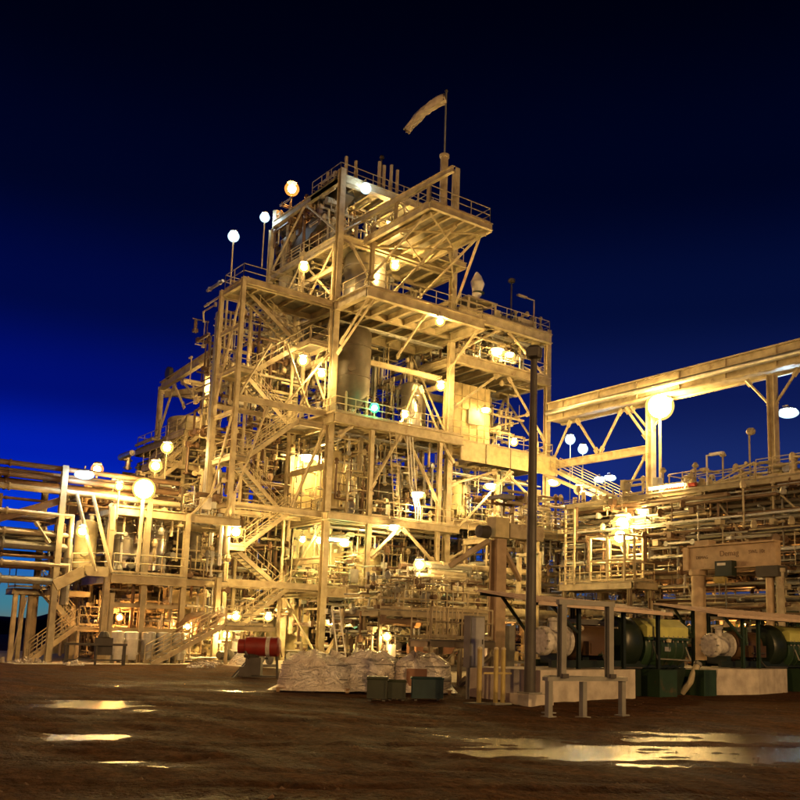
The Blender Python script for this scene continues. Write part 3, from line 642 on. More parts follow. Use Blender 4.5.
def build_annex():
    XC = 54.1
    t = Thing('process_annex', (49, 62, 0), 'flat topped cream steel frame right of the tallest tower, behind the dark lamp post', 'steel frame')
    for x, y, h in ((XC, YA, 28.2), (XC, YB, 27.6), (49, YB, 27.6), (49, YA+.4, 15)): column(t, x, y, 0, h, .5 if y == YA else .4)
    for z in (5.1, 10.9, 16.6, 23.9, 27.7):
        for y in (YA, YB): beam(t, (XB+.3, y, z-.35), (XC-.26, y, z-.35), .62)
        beam(t, (XC, YA+.26, z-.38), (XC, YB-.26, z-.38), .55)
    deck(t, XB+.3, XC, YA-.4, YB-.3, 27.75, .8); deck(t, XB+.3, XC, YA-.3, 63, 23.95, .7); deck(t, XB+.4, XC-.3, YA+.2, 64, 10.95, .4); deck(t, XB+.4, XC-.3, YA+.2, 64, 5.1, .4)
    deck(t, 49, XC+.5, YA-.9, 63, 16.9, .4)
    for x0, x1 in ((44.1, 46.6), (46.65, 49.2), (49.25, 51.7), (51.75, 54.2)): t.part('girder_panel', MB().span((x0, YA-1.0, 15.4), (x1, YA-.93, 16.9)), TANKC)
    for k in range(5): t.part('girder_rib', MB().span((44.1+k*2.53, YA-1.1, 15.4), (44.2+k*2.53, YA-1.0, 16.92)), CREAM)
    # ribbed cream enclosure between the upper decks
    for k in range(5):
        z = 17.0+k*1.05; t.part('cladding_panel', MB().span((44.2, 58.2, z), (48.9, 58.3, z+1.02)), PANEL)
        for j in range(6): t.part('cladding_rib', MB().span((44.4+j*.8, 58.14, z+.06), (44.52+j*.8, 58.197, z+.96)), PANEL)
        t.part('cladding_panel', MB().span((48.92, 58.25, z), (49.0, 63, z+1.02)), PANEL)
    t.part('louvre', MB().span((46.6, 58.05, 19.0), (47.8, 58.13, 20.2)), GREY)
    for z, y in ((16.95, YA-.8), (23.97, YA-.2), (27.78, YA-.3)): rail(t, [(XB+.6, y, z), (XC-.1, y, z), (XC-.1, y+5, z)])
    rail(t, [(45, 56.9, 10.97), (53.8, 56.9, 10.97)]); rail(t, [(XB+.5, 66.9, 27.78), (XC-.1, 66.9, 27.78)])
    for z0, z1 in ((24, 27), (17.1, 23.2), (11.1, 15.2), (5.3, 10.3)):
        brace(t, (XB+.3, YA-.05, z0 if z0 > 20 else z0+2.5), (48.6, YA-.05, z1), .15); brace(t, (XC-.3, YA-.05, z0+(1.4 if z0 < 20 else 0)), (49.6, YA-.05, z1), .15)
        brace(t, (XC, YA+.3, z0), (XC, YC, z1), .13); brace(t, (XC, YB-.3, z0), (XC, YC, z1), .13)
        brace(t, (XB+.3, YB, z0), (49, YB, z1), .12); brace(t, (XC, YB, z0), (49, YB, z1), .12)
    brace(t, (44.2, 56.3, 10), (49.4, 55.9, 15.2), .14)
    pipes(t, 44.4, 53.8, 57.6, 67, 23.9, 27.2, 26); pipes(t, 49.4, 53.8, 58, 67, 17, 23, 22); pipes(t, 44.4, 53.8, 57.2, 67, 11, 15.2, 30, rr=(.08, .14, .22)); pipes(t, 44.4, 53.8, 57.2, 67, .4, 10, 54)
    valves(t, 45, 53, 57.2, 64, (5.1, 10.9, 23.9), 20); boxes(t, 45, 53, 57.2, 64, (5.1, 10.9, 23.9, 27.7), 18)
    for z in (14.6, 26.6): tray(t, (44.2, 57.4, z), (53.8, 57.4, z))
    for z0, z1, n in ((.3, 5, 110), (5.3, 10.6, 130), (11.1, 15.4, 110), (24.1, 27.2, 110)):
        for m, k in ((CREAM, .4), (GALV, .3), (BROWN, .3)): pipework(t, 44.2, 53.9, 57.2, 67, z0, z1, int(n*k), m)
    pipework(t, 49.3, 53.8, 57.4, 67, 17, 23, 60, CREAM); pipework(t, 50.8, 53.6, 57.2, 60, 27.8, 29.2, 24, CREAM2)
    for k in range(4):
        for z0, z1 in ((.4, 4.6), (5.3, 10.2)): t.part('cladding_panel', MB().span((44.2+k*2.45, 66.9, z0), (46.6+k*2.45, 66.96, z1)), (CREAM2, PANEL, BROWN)[k % 3])
    t.part('roof_unit', MB().span((51.2, 57.4, 27.8), (53.3, 59.5, 28.9)), CREAM); t.part('roof_unit', MB().span((49.6, 57.6, 27.8), (50.6, 59, 28.6)), CREAM2)
    mb = MB()
    for x in (45.4, 48.2):
        for y in (56.9, 58.6): mb.bar((x, y, 27.8), (x, y, 29.0), .16, .16)
    mb.box((46.8, 57.75, 29.05), (3.1, 2.0, .16)); mb.bar((45.4, 56.9, 27.9), (48.2, 56.9, 28.9), .1, .1); t.part('roof_stand', mb, CREAM)
    t.part('antenna', MB().tube([(50.3, 57.3, 27.8), (50.3, 57.3, 31.7)], .07, 6).lathe([(.15, 0), (.3, .08), (.3, .32), (.1, .4)], (50.3, 57.3, 31.6), 'Z', 10), DARK)
    t.part('lamp_arm', MB().tube([(52.9, 57.3, 27.8), (52.9, 57.3, 30.7), (51.3, 57.3, 30.75)], .06, 6).box((51.5, 57.3, 30.74), (1.0, .28, .14)), CREAM)
build_annex()

def build_sock():
    X, Y = 36.35, 48.6
    t = Thing('windsock', (X, Y, 34.7), 'pale windsock drooping left from its mast at the very top of the plant', 'windsock')
    t.part('mast', MB().tube([(X, Y, 34.7), (X, Y, 39.3)], .06, 7), GREY)
    t.part('mast_cap', sphere((X, Y, 39.35), .13, 8, 6), DARK)
    pts = []; rad = []; L = Vector((-.777, .629, 0))
    for k in range(10):
        s = k/9; pts.append(Vector((X, Y, 38.75))+L*(2.55*s+.12)+Vector((0, 0, -1.1*s-1.35*s*s))); rad.append(.36-.12*s+.02*math.sin(k*2.2))
    sk = MB().tube(pts, rad, 18, cap=False); sk.v = [(x+.05*math.sin(z*9+i*1.7), y+.05*math.sin(z*7+i*2.3), z+.06*math.sin(i*2.1+z*5)) if i > 20 else (x, y, z) for i, (x, y, z) in enumerate(sk.v)]
    t.part('sock', sk, SOCK, smooth=True)
    t.part('hoop', MB().tube([pts[0]+Vector((0, 0, .37*math.cos(a)))+Vector((.29, .24, 0))*math.sin(a) for a in [i*math.pi/6 for i in range(13)]], .03, 5), DARK)
build_sock()
def build_wrapped_dish():
    t = Thing('wrapped_fan', (46.9, 57.7, 29.15), 'upright thing in white wrapping on a stand on the flat roof', 'wrapped unit')
    mb = MB(); mb.lathe([(.22, 0), (.24, .3), (.36, .55), (.5, .9), (.52, 1.5), (.40, 2.0), (.16, 2.35), (.02, 2.42)], (46.9, 57.7, 29.3), 'Z', 14)
    mb.v = [(x+.12*math.sin(z*5+x*3), y+.1*math.cos(z*4), z+.06*math.sin(x*9)) for x, y, z in mb.v]
    t.part('wrapping', mb, WHITE, smooth=True); t.part('foot', MB().box((46.9, 57.7, 29.22), (.8, .8, .15)), GREY); t.part('tie', MB().lathe([(.5, .62), (.53, .66), (.5, .7)], (47, 57.65, 29.3), 'Z', 14), GREEN)
build_wrapped_dish()

# ------------------------------------------------------------------ vessels standing in the tower
vessel('silo', (36.6, 58.6, 25.62), 1.6, 3.4, STAIN, 'shining stainless bin under the roof deck of the tallest tower', 'bin', cone=.6, leg_h=.5)
vessel('hopper', (35.7, 58.4, 17.26), 1.4, 4.6, RUBBER, 'tall dark brown hopper on the railed deck halfway up the tower', 'hopper', cone=1.7, leg_h=.5)
vessel('column_tank', (34.9, 59.0, 10.24), .62, 4.1, TANKC, 'slim cream upright tank inside the tower left of the hoses', 'tank', leg_h=.6)
vessel('column_tank', (41.8, 59.2, 17.26), .85, 3.6, STAIN, 'slim steel tank beside the right column on the railed tower deck', 'tank', leg_h=.5)
vessel('column_tank', (37.5, 60.6, 10.24), .5, 3.4, STAIN, 'narrow steel tank standing behind the hoses in the tower', 'tank', leg_h=.5)
vessel('mixing_tank', (40.8, 62.5, 10.24), 1.5, 3.2, RUBBER, 'broad brown tank deep in the tower behind the chevron braces', 'tank', leg_h=.6)
vessel('mixing_tank', (39.4, 61.5, 5.14), 1.35, 2.6, TANKC, 'broad cream tank on the low tower deck under the chevron braces', 'tank', leg_h=.5)
vessel('mixing_tank', (46.6, 59.6, 10.98), 1.0, 2.6, TANKC, 'cream tank on the annex deck under the yellow girder', 'tank', leg_h=.4)
vessel('mixing_tank', (37.4, 64.8, 30.72), 1.5, 3.6, RUBBER, 'brown vessel under the top left edge of the tower', 'tank', leg_h=.3)
vessel('mixing_tank', (30.3, 65.2, .06), 1.3, 3.0, WHITE, 'bright pale tank at ground level behind the lowest stair', 'tank', leg_h=.4)
vessel('mixing_tank', (34.8, 63.4, .06), 1.1, 3.1, TANKC, 'cream tank at ground level behind the red drum', 'tank', leg_h=.5)

# ------------------------------------------------------------------ left side: pipe rack, process module, hopper frame, access frame
def build_left_rack():
    t = Thing('pipe_rack', (10, 56.5, 0), 'long pipe rack of many stacked pipes running out of the picture on the left', 'pipe rack')
    for x in (4.5, 15.3, 20.2):
        for y in (55.0, 58.6): column(t, x, y, 0, 10.9 if x < 16 else 9.6, .36, CREAM2)
        for z in (10.55, 9.3, 8.2, 7.2, 5.9, 5.0, 4.2): beam(t, (x, 55.2, z-.34), (x, 58.4, z-.34), .3, m=CREAM2)
    x1 = 22
    for z, y, r, m in ((10.72, 55.2, .15, BROWN), (10.45, 55.9, .1, BROWN), (10.12, 55.3, .16, BROWN), (9.72, 56.1, .30, BROWN), (9.40, 55.0, .17, CREAM2), (8.82, 55.4, .08, BROWN), (8.08, 55.0, .16, CREAM2), (7.74, 56.2, .07, BROWN),
                       (7.0, 55.1, .17, CREAM2), (6.32, 55.3, .30, GREY), (6.75, 57, .3, RUBBER), (5.72, 55.2, .10, BROWN), (5.32, 55.0, .16, CREAM2), (4.42, 55.1, .25, GREY), (9.95, 57.3, .25, BROWN), (8.1, 57.6, .2, BROWN), (7.3, 58, .25, RUBBER), (6.0, 57.8, .22, BROWN), (5.3, 57.4, .2, BROWN), (10.7, 58, .15, GREY)):
        e = x1 if z > 8.5 else 15.9
        mb = MB(); mb.tube([(-8, y, z), (e, y, z)] if z > 8.5 else [(-8, y, z), (e, y, z), (e, y+.01, z-1.2-(y-55)*.3)], r, 10)
        for x in (0.5, 6.5, 12.5): mb.tube([(x-.05, y, z), (x+.05, y, z)], r*1.35, 10)
        t.part('pipe', mb, m, smooth=True)
    brace(t, (14.0, 54.9, 7.6), (14.8, 54.9, 6.5), .09, CREAM2); brace(t, (15.3, 55.2, 4), (15.3, 58.4, 8.5), .1); beam(t, (12.2, 55.3, 9.0), (12.2, 55.3, 6.2), .3, m=BROWN)
    beam(t, (10.5, 55, 6.9), (15.2, 55, 8.9), .4, m=BROWN)
    tray(t, (-8, 56.6, 10.95), (15, 56.6, 10.95), .8, BROWN)
build_left_rack()

def build_module():
    t = Thing('process_module', (20, 60, 0), 'low cream process module of vessels and decks at the left foot of the stair tower', 'process module')
    for x, y, h in ((18.1, 55, 8.9), (22.6, 55, 8.9), (18.1, 60.5, 8.9), (22.6, 60.5, 8.9), (25.0, 62.5, 8.9), (25, 55.4, 5.2), (20.3, 66, 8.8), (25, 66.5, 10)): column(t, x, y, 0, h, .36)
    for z in (8.7,):
        for y in (55, 60.5): beam(t, (18.3, y, z), (26, y, z), .5)
        for x in (18.1, 22.6): beam(t, (x, 55.2, z-.02), (x, 66, z-.02), .45)
    for z in (1.9, 3.3): beam(t, (18.3, 55, z), (22.4, 55, z), .25); beam(t, (18.3, 57.2, z+.2), (25, 57.2, z+.2), .25)
    deck(t, 18.2, 22.6, 54.6, 60, 5.08, .5); deck(t, 22.8, 26, 56.2, 60.4, 5.1, .36); deck(t, 19.5, 26, 60.8, 66, 9.0, .4)
    rail(t, [(18.3, 54.7, 5.1), (22.5, 54.7, 5.1)]); rail(t, [(22.9, 56.3, 5.12), (25.9, 56.3, 5.12)]); rail(t, [(16.2, 55.3, 4.95), (18.1, 54.8, 5.1)]); rail(t, [(19.6, 60.9, 9.02), (25.9, 60.9, 9.02)])
    brace(t, (22.6, 55, 8.6), (25.4, 57, 11.3), .1); brace(t, (18.1, 55.2, .4), (18.1, 60.3, 4.6), .1)
    for k in (0, .9): t.part('gate_brace', MB().tube([(16.0+k, 54.9, 9.4), (17.3+k, 54.6, 5.1)], .1, 6), CREAM)
    t.part('sloping_chute', MB().bar((15.2, 54.6, 4.2), (16.7, 54.6, 5.1), .1, .6).bar((16.7, 54.6, 5.1), (18.0, 54.6, 5.1), .1, .55), CREAM)
    pipes(t, 18.4, 25.6, 55.4, 65, .3, 4.7, 64, rr=(.06, .1, .14)); pipes(t, 18.4, 25.6, 56, 66, 5.4, 8.6, 40); pipes(t, 18.6, 27, 58, 67, 9, 11, 24, rr=(.07, .12, .2), mats=[BROWN, CREAM, GREY, CREAM2])
    for z0, z1, n in ((.2, 4.6, 170), (5.3, 8.5, 130), (9, 10.6, 70)):
        pipework(t, 18.3, 25.8, 55.2, 65, z0, z1, n//2, CREAM); pipework(t, 18.3, 25.8, 55.2, 65, z0, z1, n//3, BROWN); pipework(t, 18.3, 25.8, 55.1, 60, z0, z1, n//4, GALV)
    for k in range(4): t.part('cladding_panel', MB().span((18.3+k*1.95, 65.6, .3), (20.2+k*1.95, 65.66, 8.3)), (CREAM2, BROWN, PANEL)[k % 3])
    valves(t, 18.6, 25.5, 55.2, 58, (0, 5.1, 0), 26); boxes(t, 18.8, 25.6, 55.6, 63, (0, 5.1, 9), 20)
    for x in (23.3, 24.4, 25.3): t.part('elbow_duct', MB().tube([(x-.8, 54.9, 1.7), (x-.7, 54.9, 2.3), (x-.3, 54.9, 2.75), (x+.3, 55, 2.9), (x+.9, 55.4, 2.95)], .2, 10), BROWN, smooth=True)
    t.part('wall_panel', MB().span((22.9, 57.9, .2), (26, 58, 4.4)), PANEL); t.part('wall_panel', MB().span((18.4, 59.3, 5.2), (21.6, 59.4, 8.2)), CREAM2)
build_module()
for k, (x, y, r, h, z, m, lb) in enumerate(((17.35, 57.0, .62, 2.7, 5.0, TANKC, 'bright cream tank on the module end nearest the pipe rack'), (19.8, 57.2, .95, 2.5, 5.1, STAIN, 'polished steel vessel in the middle of the module deck'), (21.6, 57.6, .8, 2.7, 5.1, STAIN, 'polished steel vessel at the right end of the railed module deck'), (24.2, 58.6, .9, 2.6, 5.12, RUBBER, 'brown vessel on the module deck next to the stair tower'))):
    vessel('mixing_tank', (x, y, z), r, h, m, lb, 'tank', leg_h=.3)
for k, (x, m, lb) in enumerate(((18.7, WHITE, 'white upright cylinder at the left end of the row under the module'), (19.5, WHITE, 'white upright cylinder second along the row under the module'), (20.5, GALV, 'grey upright cylinder in the middle of the row under the module'), (21.4, GALV, 'grey upright cylinder fourth along the row under the module'), (22.3, GALV, 'grey upright cylinder beside the dark curved pipes under the module'))):
    vessel('filter_cylinder', (x, 54.3, .06), .40, 1.55, m, lb, 'cylinder', leg_h=.15, top=False, dome=.2, group='upright cylinders under the module')

def build_hopper_frame():
    t = Thing('drum_tower', (29, 76, 0), 'dark steel frame with a railed drum and roof truss behind the stair tower', 'steel frame')
    for x, y, h in ((30, 81, 23.4), (30, 71.2, 24.0), (34, 81, 23), (34, 71.2, 23.6)): column(t, x, y, 0, h, .45)
    beam(t, (30, 81, 23.4), (30, 69, 24.1), .75, m=CREAM); beam(t, (30, 80.8, 23), (34, 80.8, 23), .6); beam(t, (30, 71.2, 23.2), (34, 71.2, 23.2), .5); beam(t, (30, 76, 22.9), (34, 76, 22.9), .45)
    beam(t, (30.2, 80.6, 22.6), (33.8, 71.4, 22.6), .5, m=CREAM)
    for a, b in (((30, 78, 23), (30, 80.8, 19)), ((30, 78, 23), (30, 75.4, 20.5)), ((30, 76.5, 23), (30, 73, 21))): brace(t, a, b, .15)
    t.part('pulley', MB().lathe([(.1, -.2), (.55, -.18), (.55, .18), (.1, .2)], (30, 79.4, 24.3), 'X', 14), DARK)
    deck(t, 28.0, 33, 71, 80.5, 17.3, .5, m=CREAM2); rail(t, [(28.1, 71, 17.3), (28.1, 80.4, 17.3), (33, 80.4, 17.3)], CREAM2)
    t.part('drum', MB().lathe([(.4, -3.0), (1.6, -1.2), (2.1, 0), (2.1, 1.3), (2.0, 1.45), (.3, 1.8)], (30.8, 75.2, 18.0), 'Z', 28), CREAM2, smooth=True)
    t.part('chute', MB().bar((29, 84, 12.0), (29.5, 74, 17.6), 2.2, 1.2), CREAM2)
    for x0, x1, y0, y1, z in ((24.0, 29.5, 68, 73, 12.2), (25.6, 29.8, 68, 72, 14.4), (27.2, 30, 68, 71.5, 17.0)):
        deck(t, x0, x1, y0, y1, z, .4); rail(t, [(x0+.1, y1, z+.02), (x0+.1, y0+.1, z+.02), (x1, y0+.1, z+.02)])
        for x in (x0+.2, x1-.2): column(t, x, y0+.2, z-6, z-.4, .26)
        brace(t, (x0+.3, y0+.2, z-3.2), (x1-.3, y0+.2, z-.5), .1)
    stair(t, (24.6, 67.6, 12.2), (27, 67.6, 14.4), .8); stair(t, (26, 67.7, 14.4), (28.6, 67.7, 17), .8)
    pipes(t, 25, 31, 69, 80, 9.5, 15.5, 30, rr=(.1, .16, .24), mats=[BROWN, GREY, CREAM2, CREAM, ALU]); pipes(t, 27.5, 33, 70, 80, 17.4, 19.5, 12, rr=(.07, .12), mats=[CREAM2, BROWN, CREAM])
    for z in (6, 10.5, 14): beam(t, (30, 71.4, z), (30, 80.8, z), .45); beam(t, (25.5, 69, z), (33, 69, z), .4)
    for y in (69,):
        for x in (25.5, 28): column(t, x, y, 0, 14.5, .35)
    pipework(t, 24, 31, 68.5, 80, 7, 12, 90, BROWN, (.06, .1, .16)); pipework(t, 24, 31, 68.5, 80, 7, 13.5, 120, CREAM)
    for k in range(4): t.part('cladding_panel', MB().span((22.5+k*2.4, 81.2, 6), (24.85+k*2.4, 81.3, 13+k*1.2)), (BROWN, CREAM2)[k % 2])
    boxes(t, 26, 32, 68.5, 70, (6.3, 10.8), 8)
build_hopper_frame()

def build_access():
    t = Thing('access_platform', (15.5, 57, 0), 'cream legged access platform with two short stairs at the far left', 'platform')
    for x, y in ((14.0, 57.6), (14.45, 57.9), (14.95, 58.2), (18.0, 53.6)): column(t, x, y, 0, 3.75 if x < 17 else 3.9, .26)
    beam(t, (13.9, 57.6, 3.86), (18.1, 53.4, 3.9), .3) if False else beam(t, (13.8, 57.6, 3.9), (18.0, 57.4, 3.9), .3)
    deck(t, 13.9, 17.8, 57.7, 59.4, 4.1, .3); rail(t, [(13.95, 59.2, 4.12), (13.95, 57.75, 4.12), (16.6, 57.75, 4.12)])
    brace(t, (14.1, 57.6, .2), (14.6, 57.6, 3.6), .07)
    stair(t, (14.6, 56.0, .03), (17.0, 56.0, 2.0), .9); deck(t, 17.0, 18.3, 56.0, 57.2, 2.05, .24, gap=2); stair(t, (17.1, 57.0, 2.1), (15.2, 57.0, 4.1), .6)
    for x, y in ((17.1, 56.1), (18.2, 56.1)): column(t, x, y, 0, 1.8, .16)
    rail(t, [(17.1, 56.05, 2.07), (18.25, 56.05, 2.07)])
build_access()

# ------------------------------------------------------------------ right side: pipe rack, bridge, front rack, platforms
def build_right_rack():
    t = Thing('pipe_rack', (48, 33, 0), 'deep crowded pipe rack running along the right side behind the pump sets', 'pipe rack')
    YS = (20.5, 29.9, 39.0, 45.6)
    for y in YS:
        for x in (46, 51): column(t, x, y, 0, 10.9, .42, CREAM2)
        for z in (3.9, 6.0, 7.8, 9.4, 10.7): beam(t, (46.2, y, z-.2), (50.8, y, z-.2), .36, m=CREAM2)
    for x in (45.9, 51):
        for z, d in ((10.75, .55), (6.0, .5), (3.9, .6)): beam(t, (x, 14, z), (x, 46, z), d, m=CREAM2)
    deck(t, 45.4, 51.2, 18, 45.8, 11.1, .3, m=CREAM2, joist='x', gap=2.2)
    for y0, y1 in ((18, 30.8),): rail(t, [(45.6, y0, 11.12), (45.6, y1, 11.12)], gap=1.1)
    mb = MB()
    for h in (1.1, .6, .15): mb.tube([(45.6, 30.9, 11.1+h*.9), (45.6, 32.2, 11.1+h*.55), (45.6, 33.6, 11.1+h*.1)], .05, 6)
    for y, h in ((30.9, 1), (31.8, .7), (32.6, .4)): mb.tube([(45.6, y, 11.1), (45.6, y, 11.1+h)], .045, 5)
    t.part('curved_handrail', mb, CREAM)
    levels = ((10.3, 6), (9.6, 9), (8.9, 6), (8.0, 10), (7.2, 6), (6.4, 8), (5.2, 5), (4.4, 7))
    for z, n in levels:
        for k in range(n):
            x = 45.6+5.2*(k+rnd.uniform(-.25, .25))/n; r = rnd.choice((.05, .07, .1, .12, .17)); y0 = rnd.choice((12, 12, 22)); y1 = rnd.choice((46, 46, 41, 38)); zz = z+rnd.uniform(-.15, .15)
            mb = MB(); pts = [(x, y0, zz), (x, y1, zz)]
            if rnd.random() < .4: pts.append((x, y1, zz+rnd.choice((-1.4, 1.1))))
            mb.tube(pts, r, 8)
            for j in range(3):
                y = rnd.uniform(y0+1, y1-1); mb.tube([(x, y-.05, zz), (x, y+.05, zz)], r*1.6, 8)
            t.part('pipe', mb, rnd.choice([CREAM2, GALV, BROWN, GREY, CREAM2, ALU, RUBBER]), smooth=True)
    pipes(t, 44.9, 45.9, 19, 45, 3.2, 10.4, 66, rr=(.035, .05, .08), mats=[CREAM2, GALV, BROWN, GREY, CREAM], lens=(.8, 3.5)); pipes(t, 45.9, 50, 19, 45, .3, 3.6, 40, rr=(.08, .12, .2), mats=[CREAM2, BROWN, GREY, GREEN])
    for z0, z1, n in ((3.4, 6, 150), (6.1, 8.4, 190), (8.4, 10.7, 190)):
        pipework(t, 44.9, 47.8, 14, 45.5, z0, z1, n//3, BROWN, (.04, .07, .12), (1, 7), (1, 1, 1, 0, 2)); pipework(t, 44.8, 47.5, 14, 45.5, z0, z1, n//3, CREAM2, (.025, .04, .06), (.6, 4), (1, 1, 0, 2)); pipework(t, 45.2, 50, 14, 45.5, z0, z1, n//3, GALV, (.03, .05, .08), (1, 8), (1, 1, 1, 0))
        pipework(t, 46.5, 50.5, 14, 45.5, z0, z1, n//2, CREAM, (.05, .09), (.4, 2))
    pipework(t, 45.5, 50.5, 16, 45.5, .2, 3.5, 120, GREEN); pipework(t, 45.5, 50.5, 16, 45.5, .2, 3.5, 160, CREAM2); pipework(t, 45.6, 50.8, 16, 45.5, 11.1, 12.2, 120, CREAM)
    for y0, z0, y1, z1 in ((41.5, 9.6, 39.2, 5.0), (33.5, 10.4, 31, 7.2), (29.5, 10.4, 26.5, 7.6), (32, 8.4, 30.5, 5.6), (24.8, 5.6, 23.6, 4.2), (36, 6.6, 35, 4.2)): brace(t, (45.3, y0, z0), (45.3, y1, z1), .07, CREAM2)
    valves(t, 45, 49, 20, 44, (3.9, 6.2, 8.1, 9.6), 46); boxes(t, 45.8, 50, 20, 44, (11.1, 4.1), 16, [CREAM, PANEL, CREAM2, WHITE]); tray(t, (45.2, 14, 7.0), (45.2, 45, 7.0), .5); tray(t, (45.1, 14, 9.0), (45.1, 45, 9.0), .5)
    pipes(t, 46, 50.8, 19, 38, 11.2, 12.2, 22, rr=(.1, .15, .2), mats=[CREAM, CREAM2, ALU], lens=(1, 4))
    for y in (26.8, 34.6): t.part('cladding_panel', MB().span((50.6, y-5, .2), (50.7, y+2.5, 3.4)), GREEN if y < 30 else CREAM2)
    t.part('red_bundle', MB().tube([(45.9, 37.5, 11.35), (45.9, 35.2, 11.35)], .14, 8), RED)
    for y in (33.6, 35.6, 38.1): t.part('lamp_arm', MB().tube([(46.4, y, 11.1), (46.4, y, 13.0 if y < 34 else 12.6)], .06, 6).lathe([(.16, 0), (.22, .1), (.1, .3)], (46.4, y, 12.9 if y < 34 else 12.5), 'Z', 8), CREAM2)
    t.part('lamp_arm', MB().tube([(46.2, 34.6, 11.1), (46.2, 34.6, 13.05), (46.2, 33.8, 13.1)], .06, 6).box((46.2, 33.9, 13.08), (.25, .9, .16)), WHITE)
    t.part('lamp_arm', MB().tube([(46.2, 31.6, 11.1), (46.2, 31.6, 13.9)], .06, 6).lathe([(.05, -.3), (.2, -.2), (.24, .1), (.1, .25)], (46.2, 31.5, 14.05), 'Y', 8), CREAM2)
build_right_rack()

def build_bridge():
    t = Thing('pipe_bridge', (54.5, 40, 0), 'high cream box bridge on posts leading from the annex past the right edge', 'bridge')
    mb = MB(); mb.span((53.7, 12, 20.1), (55.3, 56.3, 21.5)); t.part('box_girder', mb, CREAM)
    for z in (20.02, 21.54):
        for x in (53.66, 55.34): t.part('flange', MB().span((x-.14, 12, z-.06), (x+.14, 56.28, z+.06)), CREAM)
    t.part('pipe', MB().tube([(53.3, 12, 20.6), (53.3, 56, 20.6)], .22, 10), ALU, smooth=True)
    for k in range(11): y = 14.5+k*4; t.part('stiffener', MB().span((53.58, y-.05, 20.1), (53.695, y+.05, 21.46)), CREAM)
    for y in (45.9, 35.4, 22):
        column(t, 54.5, y, 0, 19.9, .62)
        for s in (-1, 1): brace(t, (54.5, y, 17.6), (54.5, y+s*2.0, 19.9), .13)
    beam(t, (54.4, 46.1, 16.3), (54.4, 56.5, 16.4), .62)
    for a, b in (((56.4, 16.7), (54.3, 19.9)), ((51.2, 16.7), (53.6, 19.9)), ((51.0, 16.7), (48.7, 19.9)), ((46.2, 17.2), (48.3, 19.9)), ((46.2, 16), (49.8, 11.3))): brace(t, (54.4, a[0], a[1]), (54.4, b[0], b[1]), .15)
    stair(t, (53.4, 45.5, 11.1), (53.4, 55.6, 15.9), 1.1, (1, 0, 0)); 
    for k in range(3): t.part('pipe', MB().tube([(52.9-.3*k, 44.9, 10.8), (52.9-.3*k, 55.2, 15.2)], .1, 8), CREAM, smooth=True)
build_bridge()

def build_front_rack():
    t = Thing('pipe_rack', (42, 50, 0), 'low horizontal pipe rack crossing in front of the annex at mid height', 'pipe rack')
    for x in (36.5, 41.2, 46.5):
        for y in (48.6, 51): column(t, x, y, 0, 6.6, .3, CREAM2)
        for z in (3.9, 5.0, 6.2): beam(t, (x, 48.7, z), (x, 50.9, z), .3, m=CREAM2)
    for z, y, r, m in ((6.5, 48.5, .2, CREAM), (6.2, 49.4, .15, ALU), (5.75, 48.4, .16, CREAM2), (5.3, 49, .22, BROWN), (4.95, 48.4, .28, CREAM2), (4.4, 48.5, .14, CREAM), (4.1, 49.5, .2, CREAM2), (3.7, 48.4, .3, CREAM2), (3.2, 48.6, .1, GALV), (6.4, 50.3, .2, BROWN), (5.5, 50.4, .2, GALV)):
        mb = MB(); mb.tube([(35, y, z), (48, y, z)], r, 10)
        for x in (37, 39.7, 43, 45): mb.tube([(x-.06, y, z), (x+.06, y, z)], r*1.4, 10)
        t.part('pipe', mb, m, smooth=True)
    pipes(t, 36, 48, 48.4, 54, .4, 6.4, 56, rr=(.05, .08, .12, .18)); valves(t, 36, 47, 48, 50, (.1, 3.4, 4.6), 24); boxes(t, 36, 47, 48.2, 53, (0, 0, 4), 14)
    pipes(t, 44.5, 53, 47.5, 55, 6.6, 11, 44, rr=(.06, .1, .16)); valves(t, 45, 52, 48, 54, (7, 9), 14)
    for m, n in ((CREAM, 60), (GALV, 40), (BROWN, 40)): pipework(t, 35.5, 48, 50, 55.5, .2, 6.6, n, m, axes=(0, 0, 1, 2)); pipework(t, 44.6, 53.4, 47.6, 55.4, 9.4, 12, n//2, m); pipework(t, 44.6, 53.4, 47.6, 55.4, 5, 9, n, m)
    deck(t, 44.3, 53.6, 47.4, 55.6, 9.3, .4, m=CREAM2); rail(t, [(44.4, 55, 9.32), (44.4, 47.5, 9.32), (53, 47.5, 9.32)])
    for x, y in ((44.5, 47.6), (53.4, 47.6), (44.5, 55.4)): column(t, x, y, 0, 9, .3)
    for k in range(4): t.part('standpipe', MB().tube([(49.2+k*.9, 48.6, 9.3), (49.2+k*.9, 48.6, 12.3+.5*(k % 2))], .16, 8), CREAM, smooth=True)
    mb = MB()
    for p, q in (((41.9, 46.5, 4.6), (41.9, 46.5, 7.4)), ((41.9, 44.6, 4.6), (41.9, 44.6, 7.4)), ((41.9, 46.65, 7.4), (41.9, 44.45, 7.4)), ((41.9, 46.65, 4.6), (41.9, 44.45, 4.6))): mb.bar(p, q, .24, .24)
    t.part('portal_frame', mb, CREAM); column(t, 41.9, 45.5, 0, 4.5, .24)
build_front_rack()

